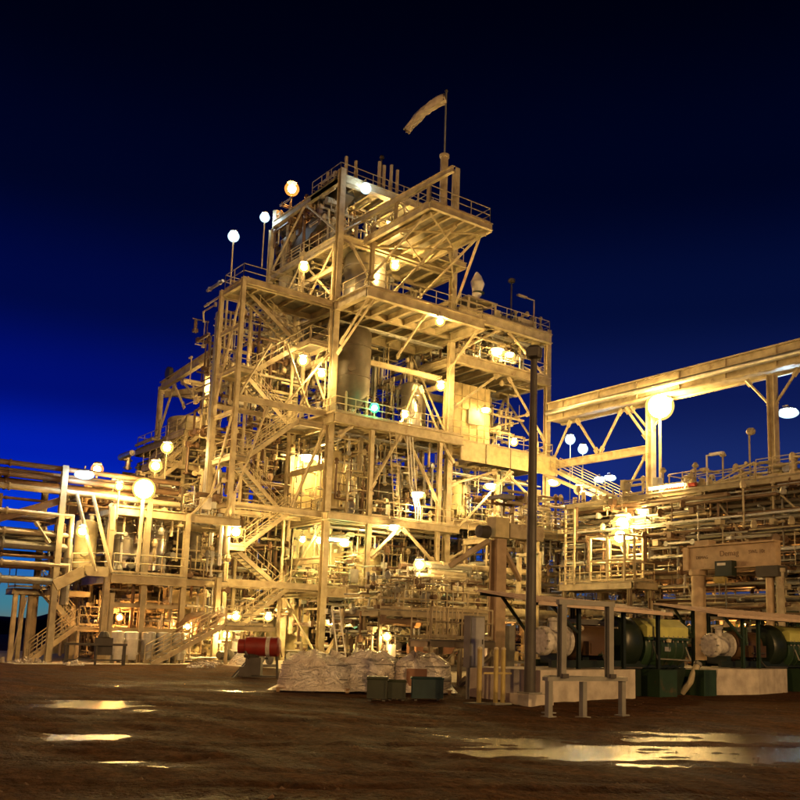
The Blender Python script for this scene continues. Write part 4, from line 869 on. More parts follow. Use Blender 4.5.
def build_cage():
    t = Thing('cage_platform', (43.8, 40, 0), 'railed ladder platform with a barred cage in front of the right pipe rack', 'platform')
    deck(t, 43.0, 45.2, 37.6, 44.0, 5.5, .4, joist='x'); rail(t, [(43.1, 43.9, 5.52), (43.1, 37.7, 5.52), (45, 37.7, 5.52)], gap=.9)
    for x, y in ((43.1, 38), (43.1, 43.5), (45, 38)): column(t, x, y, 0, 5.2, .24)
    mb = MB()
    for z in (5.6, 6.8, 8.3): mb.tube([(43.1, 41.2, z), (43.1, 38.4, z), (44.8, 38.4, z), (44.8, 41.2, z), (43.1, 41.2, z)], .06, 5)
    for x, y in ((43.1, 41.2), (43.1, 39.8), (43.1, 38.4), (44.8, 38.4), (44, 38.4), (44.8, 41.2)): mb.bar((x, y, 5.5), (x, y, 8.35), .12, .12)
    t.part('cage', mb, CREAM)
    mb = MB()
    for y in (42.4, 43.2): mb.tube([(42.9, y, 5.4), (42.9, y, 10.2)], .07, 6)
    for k in range(15): mb.tube([(42.9, 42.4, 5.7+k*.3), (42.9, 43.2, 5.7+k*.3)], .035, 5)
    t.part('ladder', mb, CREAM)
build_cage()

def build_gantry_post():
    t = Thing('gantry_post', (26.1, 30.3, 0), 'thick peach H post with a yellow box head and sloping arms', 'post')
    t.part('post', MB().hbeam((26.1, 30.3, .1), (26.1, 30.3, 6.0), .52, .5, .05, upv=(0, 1, 0)), PEACH)
    t.part('head', MB().span((25.7, 30.0, 6.05), (26.45, 30.6, 6.9)), TANKC); t.part('head', MB().span((26.55, 30.05, 6.1), (28.5, 30.6, 6.7)), CREAM)
    t.part('arm', MB().bar((26.35, 30.35, 5.75), (27.9, 30.9, 4.4), .16, .18), PEACH)
    t.part('motor', MB().lathe([(.05, -.4), (.26, -.38), (.28, .1), (.05, .2)], (25.4, 30.3, 6.25), 'X', 14), DARK, smooth=True)
    t.part('arm', MB().bar((25.2, 32.4, 4.9), (25.85, 30.6, 5.95), .2, .2), CREAM)
    t.part('base_plate', MB().box((26.1, 30.3, .1), (.9, .9, .08)), GREY)
    pipes(t, 26.6, 28.6, 30.6, 31.6, 5.6, 8.2, 16, rr=(.04, .07, .1), lens=(.5, 1.6)); t.part('side_channel', MB().bar((26.75, 30.2, .1), (26.75, 30.2, 2.4), .3, .3), GREY)
build_gantry_post()

def build_crane():
    t = Thing('gantry_crane', (40, 28.5, 0), 'peach gantry crane with a small green hoist hung under its lettered beam', 'gantry crane')
    t.part('column', MB().lathe([(.5, 0), (.5, .1), (.36, .12), (.36, 5.3), (.48, 5.35), (.48, 5.6)], (40, 30.6, 0), 'Z', 20), PEACH, smooth=True)
    for k in (0, .55): t.part('column', MB().lathe([(.2, 0), (.2, 5.3), (.26, 5.32), (.26, 5.5)], (40, 26.4-k, 0), 'Z', 14), PEACH if not k else CREAM2, smooth=True)
    t.part('bracket', MB().span((39.6, 25.7, 5.1), (40.4, 26.9, 5.62)), DARK)
    mb = MB(); mb.span((39.8, 25.9, 5.66), (40.2, 31.0, 6.76)); mb.span((39.6, 25.9, 6.765), (40.4, 31.0, 6.85)); mb.span((39.6, 25.9, 5.6), (40.4, 31.0, 5.655)); t.part('crane_beam', mb, PEACH)
    t.part('end_box', MB().span((39.7, 31.02, 5.6), (40.3, 31.35, 6.8)), PEACH); t.part('cap_block', MB().span((39.7, 29.7, 6.86), (40.3, 30.6, 7.1)), PEACH)
    h = t.part('hoist', MB().span((39.35, 28.1, 5.2), (39.75, 29.1, 5.95)), DGREEN); t.part('hoist_label', MB().span((39.33, 28.45, 5.72), (39.345, 28.95, 5.85)), WHITE, h); t.part('hoist_drum', MB().lathe([(.05, -.3), (.2, -.28), (.2, .3), (.05, .32)], (39.55, 28.9, 5.05), 'Y', 12), YEL, h)
    t.part('hook_chain', MB().tube([(39.55, 28.6, 5.1), (39.55, 28.6, 3.6)], .03, 5), DARK)
    def text(s, y, z, size):
        cu = bpy.data.curves.new('lettering', 'FONT'); cu.body = s; cu.size = size; cu.align_x = 'CENTER'; cu.align_y = 'CENTER'; cu.extrude = .004; cu.materials.append(INK)
        tmp = bpy.data.objects.new('lettering', cu); COL.objects.link(tmp); dg = bpy.context.evaluated_depsgraph_get(); dg.update(); me = bpy.data.meshes.new_from_object(tmp.evaluated_get(dg)); bpy.data.objects.remove(tmp); bpy.data.curves.remove(cu)
        o = bpy.data.objects.new('lettering', me); COL.objects.link(o); o.parent = t.o; o.location = (39.79-40, y-28.5, z)
        o.rotation_euler = (R_(90), 0, R_(-90))
    text('DEMAG', 30.2, 6.22, .22); text('Demag', 28.55, 6.35, .40); text('SWL 10t', 26.95, 6.35, .26)
build_crane()

# ------------------------------------------------------------------ pump sets with plinths and canopies
def build_mill(dx, dy, lab, side):
    t = Thing('mill_pump', (22+dx, 21.6+dy, .9), 'green and brown %s' % lab, 'pump set', 'big pump sets under the canopies')
    x0, y = 20.75+dx, 21.9+dy; z = 1.78
    P_ = lambda name, prof, m, lab=None: t.part(name, MB().lathe(prof, (x0, y, z), 'X', 26), m, smooth=True)
    P_('end_cover', [(.02, -.12), (.40, -.10), (.46, -.02), (.46, .1), (.40, .12)], WHITEM)
    for k in range(10):
        a = 2*math.pi*k/10; t.part('bolt', MB().tube([(x0-.16, y+.4*math.cos(a), z+.4*math.sin(a)), (x0-.02, y+.4*math.cos(a), z+.4*math.sin(a))], .035, 6), GREY)
    P_('fluid_end', [(.3, .12), (.34, .2), (.34, .75), (.5, .8), (.5, .95), (.3, 1.0)], WHITEM)
    t.part('valve_block', MB().lathe([(.1, 0), (.14, .05), (.12, .3), (.17, .34), (.17, .42), (.05, .44)], (x0+.5, y, z+.3), 'Z', 14), WHITEM, smooth=True)
    P_('motor', [(.1, 1.0), (.52, 1.05), (.58, 1.15), (.58, 2.55), (.5, 2.65), (.1, 2.7)], MOTOR)
    for k in range(12):
        a = R_(-150+k*25); t.part('cooling_fin', MB().span((x0+1.2, -.012, .56), (x0+2.5, .012, .62)), MOTOR) if False else t.part('cooling_fin', MB().bar((x0+1.2, y+.6*math.cos(a), z+.6*math.sin(a)), (x0+2.5, y+.6*math.cos(a), z+.6*math.sin(a)), .03, .03), MOTOR)
    t.part('terminal_box', MB().span((x0+1.25, y-.82, z-.42), (x0+2.4, y-.5, z+.02)), MOTOR); t.part('terminal_box_lid', MB().span((x0+1.32, y-.85, z-.36), (x0+2.33, y-.822, z-.04)), MOTOR)
    t.part('top_box', MB().span((x0+1.3, y-.3, z+.55), (x0+2.2, y+.3, z+.72)), GREY)
    P_('flywheel_guard', [(.2, 2.95), (.80, 3.0), (.88, 3.1), (.88, 3.75), (.80, 3.85), (.2, 3.9)], DGREEN)
    t.part('shaft', MB().tube([(x0+2.6, y, z), (x0+4.2, y, z)], .16, 12), DARK, smooth=True)
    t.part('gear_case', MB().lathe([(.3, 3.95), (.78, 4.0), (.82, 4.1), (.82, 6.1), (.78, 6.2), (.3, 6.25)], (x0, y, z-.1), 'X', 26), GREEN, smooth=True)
    t.part('gear_cover', MB().prism((x0+4.0, y, z+.42), (x0+6.15, y, z+.42), [(-.85, -.2), (.85, -.2), (.85, .14), (.42, .42), (-.42, .42), (-.85, .14)]), GREEN_LIT, label='green top cover with lamplight painted into its colour' )
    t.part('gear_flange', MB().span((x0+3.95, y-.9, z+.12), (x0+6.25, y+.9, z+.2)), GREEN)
    for k in (0, 2.5): t.part('base_rail', MB().span((x0-.1, y-.55+k*.44, .98), (x0+6.3, y-.4+k*.44, 1.2)), DGREEN)
    for k in (.5, 1.5, 2.5, 3.4, 4.4, 5.6): t.part('foot', MB().box((x0+k, y, 1.24), (.3, .9, .3)), DGREEN)
    for a, b in ((4.25, 5.15), (6.6, 7.3)): t.part('support_box', MB().span((x0+a, y-1.15, .03), (x0+b, y-.3, .92)), GREEN)
    t.part('under_frame', MB().span((x0+3.7, y-.35, .03), (x0+6.6, y+.7, .97)), DGREEN)
    t.part('sight_gauge', MB().lathe([(.08, 0), (.1, .1), (.02, .12)], (x0+5.0, y-.93, z+.05), 'Z', 8), CREAM)
    pipes(t, x0+.2, x0+3.4, y-.9, y+.8, 1.25, 2.5, 12, rr=(.025, .04, .06), mats=[GREY, CREAM2, DARK, GREEN], lens=(.3, 1.0))
    for k in range(9):
        for s_ in (-1, 1): t.part('bolt', MB().tube([(x0+4.1+k*.25, y+s_*.84, z+.05), (x0+4.1+k*.25, y+s_*.84, z+.27)], .03, 6), GREY)
    for xx in (x0+4.4, x0+5.7): t.part('lifting_eye', MB().tube([(xx+.1*math.cos(a), y, z+.92+.1*math.sin(a)) for a in [i*math.pi/6 for i in range(13)]], .025, 5), GREY)
    for k in range(5): t.part('case_rib', MB().lathe([(.82, 4.3+k*.4), (.86, 4.32+k*.4), (.86, 4.36+k*.4), (.82, 4.38+k*.4)], (x0, y, z-.1), 'X', 26), GREEN)
    t.part('name_plate', MB().span((x0+4.9, y-.845, z-.25), (x0+5.2, y-.83, z-.1)), GALV)
    t.part('cable', MB().tube([(x0+1.8, y-.84, z-.3), (x0+1.8, y-1.0, z-.6), (x0+2.1, y-1.0, z-.78), (x0+3.6, y-.95, z-.8)], .03, 6), DARK, smooth=True)
    t.part('oil_line', MB().tube([(x0+4.3, y-.88, z-.1), (x0+4.3, y-1.05, z-.5), (x0+6.0, y-1.05, z-.55), (x0+6.0, y-.85, z-.1)], .03, 6), GREY, smooth=True)
    # plinth
    q = MB(); xs = x0-1.65; pl = [(xs, y-1.55), (xs+2.0, y-1.85), (xs+4.85, y-1.2), (xs+4.85, y+1.4), (xs-.2, y+1.4)] if side else [(xs-.2, y-1.9), (xs+4.7, y-1.15), (xs+4.7, y+1.4), (xs-.2, y+1.4)]
    n = len(pl); bot = [(px-(.35 if i in (0, n-1) and side else 0), py, -.05) for i, (px, py) in enumerate(pl)]; q.add(bot+[(px, py, .94) for px, py in pl], [(i, (i+1) % n, n+(i+1) % n, n+i) for i in range(n)]+[tuple(range(n, 2*n))])
    solo('plinth', q, CONC, 'pale concrete plinth under the %s' % lab, 'plinth', 'concrete plinths', loc=(xs+2, y, 0))
    # canopy
    c = Thing('canopy', (x0+2, y, 0), 'thin sheet canopy on dark posts over the %s' % lab, 'canopy', 'sheet canopies over the pump sets')
    za, zb = 3.10, 2.98; xa, xb = x0-1.6, x0+4.5+(4.0 if side else 0); M = Matrix.Rotation(math.atan2(za-zb, xb-xa), 3, 'Y') @ Matrix.Rotation(R_(8), 3, 'X')
    rf = c.part('roof', MB().box(((xa+xb)/2, y, (za+zb)/2), (xb-xa, 3.0, .035), M=M), ROOFT)
    c.part('edge_trim', MB().bar((xa, y-1.52, za-.235), (xb, y-1.52, zb-.235), .02, .11), ROOFT, rf)
    nrib = int((xb-xa)/.45)
    for k in range(nrib):
        x = xa+.2+k*.45; z = za+(zb-za)*(x-xa)/(xb-xa); c.part('roof_rib', MB().bar((x, y-1.48, z+.033-.206), (x, y+1.48, z+.033+.206), .07, .03), ROOFT, rf)
    for k, x in enumerate((x0+.55, x0+1.55 if side else x0+2.6, x0+5.3 if side else x0+4.3)):
        z = za+(zb-za)*(x-xa)/(xb-xa)-.05
        for yy in (y-1.05, y+1.25): c.part('post', MB().hbeam((x, yy, .05 if yy > y else .95), (x, yy, z-.06+(yy-y)*.14), .11, .11, upv=(0, 1, 0)), GREEN if side else DGREEN)
    for yy in (y-1.05, y+1.25): c.part('roof_beam', MB().bar((xa+.1, yy, za-.08+(yy-y)*.14), (xb-.1, yy, zb-.08+(yy-y)*.14), .08, .1), DGREEN)
    for yy in (y-1.05, y+1.25): c.part('knee_brace', MB().bar((x0+.5, yy, 2.05), (x0-.6, yy, 2.98+(yy-y)*.14), .08, .08), GREEN if side else DGREEN)
build_mill(0, 0, 'pump set behind the dark lamp post', False)
build_mill(9.55, .75, 'pump set in front of the gantry crane', True)
def far_mill():
    t = Thing('pump_set', (39.6, 23.6, 0), 'green pump set cut off by the right edge of the picture', 'pump')
    t.part('gear_case', MB().lathe([(.2, 0), (.8, .05), (.85, .2), (.85, 2.2), (.2, 2.3)], (39.5, 23.6, 1.7), 'X', 24), DGREEN, smooth=True); t.part('base_frame', MB().span((39.3, 22.9, .05), (42, 24.4, .85)), GREEN); t.part('end_flange', MB().lathe([(.3, 0), (.5, .02), (.5, .12), (.3, .14)], (39.3, 23.6, 1.7), 'X', 20), GREY)
far_mill()
def small_rail():
    t = Thing('guard_rail', (27.6, 22.6, 0), 'small yellow loop handrail between the two pump sets', 'handrail')
    mb = MB(); y = 22.2
    mb.tube([(26.9, y, 1.55), (26.9, y, 1.95), (27.75, y, 1.95), (27.95, y, 1.85), (27.95, y, 1.5), (27.75, y, 1.42), (26.85, y, 1.42)], .03, 6); mb.tube([(26.9, y, 1.7), (27.95, y, 1.7)], .025, 6)
    for x in (27.0, 27.6): mb.tube([(x, y, 0), (x, y, 1.95)], .03, 6)
    t.part('loop', mb, YEL); t.part('foot', MB().box((27.3, y, .05), (.9, .2, .05)), GREY)
    g = Thing('hose', (27.4, 21.2, 0), 'pale bent hose leaning against the sloping plinth end', 'hose'); g.part('tube', MB().tube([(27.2, 21.6, .1), (27.3, 21.3, .5), (27.45, 21.2, .9), (27.6, 21.2, 1.1)], .12, 10), CREAM2, smooth=True); g.part('end_ring', MB().tube([(27.57, 21.2, 1.06), (27.63, 21.2, 1.15)], .15, 10), GREY)
    pump((26.9, 23.2, .05), 0, DARK, 'dark small pump on the ground between the two pump sets')
small_rail()

# ------------------------------------------------------------------ yard objects
def build_yard():
    t = Thing('lamp_post', (18.4, 19.9, 0), 'tall dark unlit lamp post on a concrete block in front of the pump sets', 'lamp post')
    t.part('base_block', MB().box((18.4, 19.9, .1), (.95, .95, .42)), CONC); t.part('base_flange', MB().box((18.4, 19.9, .33), (.5, .5, .04)), GREY)
    t.part('shaft', MB().tube([(18.4, 19.9, .35), (18.4, 19.9, 5), (18.4, 19.9, 10.0)], [.17, .14, .10], 12), DARK, smooth=True)
    h = t.part('head', MB().lathe([(.1, 0), (.22, .05), (.25, .12), (.25, .32), (.15, .42), (.02, .44)], (18.4, 19.9, 9.95), 'Z', 12).box((18.4, 19.9, 10.12), (.62, .3, .26), rz=.6), DARK)
    g = Thing('steel_stand', (17, 16.5, 0), 'bare grey steel goal frame standing on a short four legged bench', 'steel frame')
    for x, y in ((15.68, 16.3), (16.35, 15.85), (16.55, 17.2), (17.75, 15.9)): g.part('leg', MB().bar((x, y, 0), (x, y, .84), .13, .13), GREY)
    for x, y in ((15.68, 16.3), (16.35, 15.85), (16.55, 17.2), (17.75, 15.9)): g.part('foot_plate', MB().box((x, y, .03), (.26, .26, .03)), GREY)
    g.part('bench_rail', MB().bar((15.6, 16.32, .885), (17.85, 15.86, .885), .16, .09), GREY); g.part('bench_rail', MB().bar((15.66, 16.42, .885), (16.6, 17.3, .885), .12, .085), GREY)
    g.part('bench_rail', MB().bar((16.6, 17.25, .887), (17.8, 16.0, .887), .12, .085), GREY)
    for x, y in ((16.02, 16.23), (17.36, 15.96)): g.part('post', MB().hbeam((x, y, .93), (x, y, 2.62), .16, .16, .016, upv=(0, 1, 0)), GREY)
    g.part('crossbar', MB().bar((15.9, 16.255, 2.68), (17.48, 15.935, 2.68), .14, .12), GREY)
    for p in ((16.02, 16.11, .96), (17.36, 15.84, .96)): g.part('clamp', MB().box(p, (.2, .05, .1)), DARK)
    # yellow guard posts
    b = Thing('bollard', (16.9, 20.3, 0), 'single yellow guard post left of the paired ones', 'guard post', 'yellow guard posts')
    b.part('post', MB().tube([(16.9, 20.3, .05), (16.9, 20.3, 1.5)], .07, 10), YEL, smooth=True); b.part('cap', MB().lathe([(.075, 0), (.08, .02), (.05, .06), (.01, .07)], (16.9, 20.3, 1.5), 'Z', 10), CREAM); b.part('plate', MB().box((16.9, 20.3, .045), (.7, .5, .05)), DARK)
    b = Thing('bollard', (17.5, 20.05, 0), 'pair of yellow guard posts tied by a crossbar next to the lamp post', 'guard post', 'yellow guard posts')
    for x in (17.32, 17.58): b.part('post', MB().tube([(x, 20.1, .05), (x, 20.1, 1.5)], .065, 10), YEL, smooth=True); b.part('cap', MB().lathe([(.07, 0), (.075, .02), (.05, .06), (.01, .07)], (x, 20.1, 1.5), 'Z', 10), CREAM)
    b.part('crossbar', MB().bar((16.98, 20.22, .86), (17.8, 20.0, .86), .04, .05), YEL); b.part('plate', MB().box((17.45, 20.1, .045), (.6, .4, .05)), GREY)
    s = Thing('control_panel', (18.2, 21.8, 0), 'grey control panel on legs behind the yellow guard posts', 'cabinet')
    s.part('cabinet', MB().box((18.0, 21.9, 1.7), (.55, .3, 1.5)), GREY); s.part('door', MB().box((18.0, 21.735, 1.7), (.48, .02, 1.4)), GALV); s.part('handle', MB().box((18.17, 21.715, 1.7), (.03, .03, .14)), DARK)
    for k in (-.2, .2): s.part('leg', MB().bar((18+k, 21.9, .05), (18+k, 21.9, .95), .08, .08), GREY)
    # wrapped pallets
    def pallet(c, w, d, h, seed, lab, rz):
        p = Thing('wrapped_pallet', (0, 0, 0), lab, 'pallet', 'wrapped pallets'); r2 = random.Random(seed)
        for k in range(5): p.part('board', MB().box((0, -d/2+.1+k*(d-.2)/4, .13), (w, .1, .025)), WOOD)
        for k in (-1, 0, 1): p.part('bearer', MB().box((k*(w/2-.08), 0, .06), (.1, d, .11)), WOOD)
        n = 40; mb = MB(); lay = 11
        for i in range(lay+1):
            f = i/lay
            for j in range(n):
                a = 2*math.pi*j/n; ex = 4 if f < .8 else 3; ca, sa = math.cos(a), math.sin(a)
                k = (abs(ca)**ex+abs(sa)**ex)**(-1/ex); s_ = (1-.12*f-.5*max(0, f-.7)/.3)*(1+.03*math.sin(j*1.1+i*.6+seed)+r2.uniform(-.018, .018))
                if i == 0: s_ *= 1.16+.06*math.sin(j*.9)
                mb.v.append((ca*k*w/2*s_, sa*k*d/2*s_, .05+h*f**.8+(.09*math.sin(j*.45+seed)+.05*math.sin(j*1.1)+r2.uniform(-.012, .012))*f))
        for i in range(lay):
            for j in range(n): mb.f.append((i*n+j, i*n+(j+1) % n, (i+1)*n+(j+1) % n, (i+1)*n+j))
        mb.f.append(tuple(lay*n+j for j in range(n)))
        p.part('wrapping', mb, WRAP, smooth=True); seed == 3 and p.part('carton', MB().box((-w*.1, -d*.455, h*.42), (w*.34, .12, h*.5)), CARD)
        for k in (.35, .72): 
            q = .47-.03*k; p.part('strap', MB().tube([(-w*q, -d*q, h*k), (w*q, -d*q, h*k*1.03), (w*q, d*q, h*k), (-w*q, d*q, h*k)], .012, 4), GREY)
        p.o.location = c; p.o.rotation_euler[2] = rz; return p
    pallet((15.75, 27.1, .02), 2.3, 1.7, 1.16, 1, 'low wrapped pallet load at the left with plastic trailing on the dirt', -.62)
    pallet((17.35, 26.4, .02), 1.9, 1.6, 1.22, 2, 'wrapped pallet load in the middle of the three, its plastic loose', -.7)
    pallet((18.65, 25.3, .02), 1.9, 1.6, 1.18, 3, 'wrapped pallet load showing brown carton behind the dark crates', -.62)
    solo('plastic_sheet', MB().add([(14.9+.22*i+.1*math.sin(j*2+i), 26.6+.2*j, .07+.1*abs(math.sin(i*1.9+j*1.3))*(1-abs(i-3)/4)) for j in range(5) for i in range(7)], [(j*7+i, j*7+i+1, j*7+i+8, j*7+i+7) for j in range(4) for i in range(6)]), WRAP, 'crumpled plastic sheet on the dirt beside the left pallet', 'plastic sheet')
    def crate(c, d, m, lab, rz, open_=True):
        k = Thing('crate', (0, 0, 0), lab, 'crate', 'dark steel crates in front of the pallets'); w, l, h = d
        for s_ in (-1, 1):
            k.part('side_wall', MB().box((s_*(w/2-.015), 0, h/2+.08), (.03, l-.07, h)), m); k.part('side_wall', MB().box((0, s_*(l/2-.015), h/2+.083), (w, .03, h)), m)
            for q in (-.44, .44): k.part('rib', MB().box((q*w, s_*(l/2+.012), h/2+.08), (.05, .03, h*.9)), m)
            k.part('skid', MB().box((s_*w*.35, 0, .03), (.08, l, .06)), DARK)
        k.part('floor', MB().box((0, 0, .1), (w-.07, l-.07, .03)), m); k.part('rim', MB().tube([(-w/2, -l/2, h+.09), (w/2, -l/2, h+.09), (w/2, l/2, h+.09), (-w/2, l/2, h+.09), (-w/2, -l/2, h+.09)], .025, 5), m)
        if not open_: k.part('lid', MB().box((0, 0, h+.13), (w+.04, l+.04, .05)), m)
        k.o.location = c; k.o.rotation_euler[2] = rz
    crate((14.95, 22.35, .02), (.55, .6, .52), OLIVE, 'olive green crate at the left end of the dark crates', -.62, False)
    crate((15.5, 22.2, .02), (.5, .55, .46), OLIVE, 'low dark crate between the olive one and the teal one', -.62)
    crate((16.4, 22.0, .02), (.9, .65, .54), TEAL, 'wide teal crate at the right end of the dark crates', -.62)
    # red drum on a black stand
    r = Thing('drum_mixer', (18.2, 36.0, 0), 'red tank with a white band on a black pump stand', 'tank'); ax = Vector((.80, -.60, 0)); c = Vector((18.35, 35.95, 1.3))
    r.part('tank', MB().tube([c-ax*.72, c-ax*.66, c+ax*.62, c+ax*.7], [.24, .40, .40, .28], 22), RED, smooth=True); r.part('band', MB().tube([c+ax*.16, c+ax*.32], .406, 22), WHITEM, smooth=True); r.part('neck', MB().tube([c-ax*.68, c-ax*.98], .30, 18), RED)
    r.part('engine', MB().box((18.1, 36.15, .5), (.62, .55, .7), rz=-.64).box((17.85, 36.3, .28), (.5, .5, .4), rz=-.64), DARK); r.part('exhaust', MB().tube([(17.9, 36.1, .7), (17.7, 36.0, .95), (17.6, 36.05, 1.1)], .05, 8), DARK); r.part('engine_top', MB().lathe([(.3, 0), (.34, .1), (.2, .2), (.02, .22)], (18.0, 36.2, .84), 'Z', 14), DARK)
    for p, q in (((17.3, 36.3, 0), (18.0, 36.3, .8)), ((17.5, 36.9, 0), (18.0, 36.4, .8)), ((18.85, 35.5, 0), (18.8, 35.6, 1.0)), ((19.0, 35.8, 0), (18.9, 35.75, 1.0))): r.part('leg', MB().bar(p, q, .07, .07), DARK)
    r.part('base_rail', MB().bar((17.45, 36.45, .1), (18.95, 35.5, .1), .08, .08), DARK)
    # black bench with machine at the left
    w = Thing('work_bench', (17, 52.2, 0), 'black steel bench frame with a small machine at the foot of the left stair', 'bench')
    for x, y in ((15.2, 51.6), (16.6, 51.2), (17.9, 50.8), (15.5, 52.3), (18.2, 51.5)): w.part('leg', MB().bar((x, y, 0), (x, y, 1.05), .1, .1), DARK)
    w.part('top_frame', MB().bar((15.1, 51.65, 1.1), (18.0, 50.75, 1.1), .12, .12).bar((15.4, 52.35, 1.1), (18.3, 51.45, 1.1), .12, .12), DARK); w.part('machine', MB().box((17.1, 51.6, 1.0), (.9, .6, .9), rz=-.3).lathe([(.3, 0), (.34, .1), (.2, .35), (.02, .4)], (17.1, 51.6, 1.4), 'Z', 12), DARK)
    w.part('lower_rail', MB().bar((15.1, 51.63, .3), (18.0, 50.73, .3), .07, .07), DARK)
    rb = random.Random(11)
    def heap(c, r_, m, lab, cat='heap'):
        mb = MB(); n = 22
        for _ in range(26):
            a = rb.uniform(0, 6.28); q = r_*math.sqrt(rb.random()); s_ = rb.uniform(.12, .34)*r_; M = Matrix.Rotation(rb.uniform(0, 3), 3, Vector((rb.random(), rb.random(), rb.random())).normalized())
            mb.box((c[0]+q*math.cos(a), c[1]+q*math.sin(a), .05+max(0, (r_-q))*.5*rb.random()), (s_, s_*rb.uniform(.4, 1), s_*rb.uniform(.2, .7)), M=M)
        o = solo('scrap_heap', mb, m, lab, cat, 'scrap left on the dirt', loc=(c[0], c[1], 0)); return o
    heap((14.0, 53.5), .8, RUBBLE, 'pale scrap heap by the leftmost platform legs'); heap((15.4, 51.0), .6, WHITE, 'white scrap bits in front of the black bench'); heap((12.6, 55.5), .9, RUBBLE, 'pale rubble at the very left edge of the yard')
    heap((23.2, 52.0), .9, RUBBLE, 'pale rubble under the lowest stair flight'); heap((20.8, 47.4), .7, WHITE, 'white sacks and scrap left of the stair foot')
    hb = MB().lathe([(1.25, 0), (1.1, .35), (.7, .75), (.2, .95), (.02, .98)], (25.6, 51.5, .04), 'Z', 16); hb.v = [(x+.1*math.sin(y*7), y+.1*math.sin(x*5), z+.06*math.sin(x*8+y*6)*(z > .1)) for x, y, z in hb.v]
    solo('covered_pile', hb, WRAP, 'pile under crumpled plastic between the lowest stair and red tank', 'pile', smooth=False, loc=(25.6, 51.5, 0))
    for p, rz, m, lab in (((25.2, 54.2, .06), .5, DARK, 'dark pump in the shade right of the lowest stair'), ((29.2, 52.8, .06), .2, GREY, 'grey pump behind the red tank'), ((33.4, 52.2, .06), -.4, CREAM2, 'cream pump below the tower corner column'), ((38.4, 48.0, .06), .1, DARK, 'dark pump behind the wrapped pallets'), ((23.9, 46.8, .06), 0, GREY, 'grey pump beside the red tank stand')):
        pump(p, rz, m, lab)
    # ladders
    def ladder(p, q, lab, w=.42, m=WHITE):
        l = Thing('ladder', p, lab, 'ladder', 'white ladders leaning on the pipework'); p, q = Vector(p), Vector(q); sd = Vector((.8, -.6, 0))*w/2
        for s_ in (-1, 1): l.part('rail', MB().bar(p+sd*s_, q+sd*s_, .05, .08), m)
        n = int((q-p).length/.3)
        me = MB().tube([-sd, sd], .022, 5).mesh('rung', m)
        for k in range(1, n): l.inst('rung', me, p.lerp(q, k/n))
    ladder((31.6, 45.0, .05), (32.6, 45.6, 5.8), 'white ladder leaning up to the deck above the dark bench pumps'); ladder((27.6, 44.6, .05), (27.1, 44.9, 3.4), 'short white ladder leaning behind the left wrapped pallet')
    # low railed platform
    m_ = Thing('step_platform', (23, 29, 0), 'low cream railed platform on legs left of the peach post', 'platform')
    deck(m_, 21.4, 24.6, 28.6, 30.0, 1.75, .22, gap=.8)
    rail(m_, [(21.45, 28.7, 1.77), (24.5, 28.7, 1.77)], h=1.15, gap=.75); rail(m_, [(21.45, 29.9, 1.77), (24.5, 29.9, 1.77)], h=1.15, gap=.75)
    m_.part('gate', rail_mb([(21.45, 28.6, 1.8), (22.6, 28.6, 1.8)], 1.15, .19, .025), CREAM)
    for x in (21.5, 22.9, 24.5):
        for y in (28.7, 29.9): m_.part('leg', MB().hbeam((x, y, .05), (x, y, 1.5), .14, .14, .02, upv=(0, 1, 0)), CREAM)
    brace(m_, (21.6, 28.65, .4), (22.8, 28.65, 1.5), .05); brace(m_, (22.7, 28.4, .1), (24.4, 28.6, 1.2), .09)
    pump((23.2, 31.0, .05), .3, DARK, 'dark pump behind the low railed platform')
    vessel('filter_cylinder', (27.6, 32.6, .05), .42, 1.7, STAIN, 'grey upright cylinder just right of the peach post', 'cylinder', leg_h=.2, top=False)
    # cabinet row and low plant filling the middle distance
    f = Thing('skid_unit', (31, 44, 0), 'brown and cream pipe skid behind the wrapped pallets', 'pipe skid')
    f.part('base_frame', MB().span((28, 42, .06), (36, 47, .3)), GREY); deck(f, 28.2, 35.8, 42.2, 46.8, 3.3, .3, m=CREAM2)
    for x in (28.3, 32, 35.7):
        for y in (42.3, 46.7): column(f, x, y, .2, 3.1, .2, CREAM2)
    pipes(f, 28.4, 35.6, 42.2, 46.6, .4, 3.0, 46, rr=(.05, .08, .13, .2), mats=[CREAM, CREAM2, BROWN, GALV, DARK]); pipes(f, 28.4, 36, 43.4, 46.6, 3.5, 5.2, 14, rr=(.04, .07, .11)); valves(f, 28.6, 35.6, 42, 45, (.3, 3.4), 26); boxes(f, 28.5, 35.5, 42.2, 46, (.3, 3.35), 12); rail(f, [(28.3, 42.3, 3.32), (35.7, 42.3, 3.32)])
    for m in (CREAM, BROWN, GALV): pipework(f, 28, 36.2, 43, 47, .3, 3.2, 40, m, axes=(0, 0, 1, 2)); pipework(f, 29, 36.2, 43.5, 47, 3.4, 5.2, 18, m, (.025, .04, .06), axes=(0, 0, 1, 2))
    f.part('bench_box', MB().span((30.5, 42.0, 1.0), (33.4, 42.9, 1.5)), CARD)
    for x in (37.6, 38.6): f.part('riser', MB().lathe([(.28, 0), (.28, 4.6), (.4, 4.62), (.4, 4.75), (.28, 4.77)], (x-3, 47.3, .06), 'Z', 14), CREAM2, smooth=True)
build_yard()

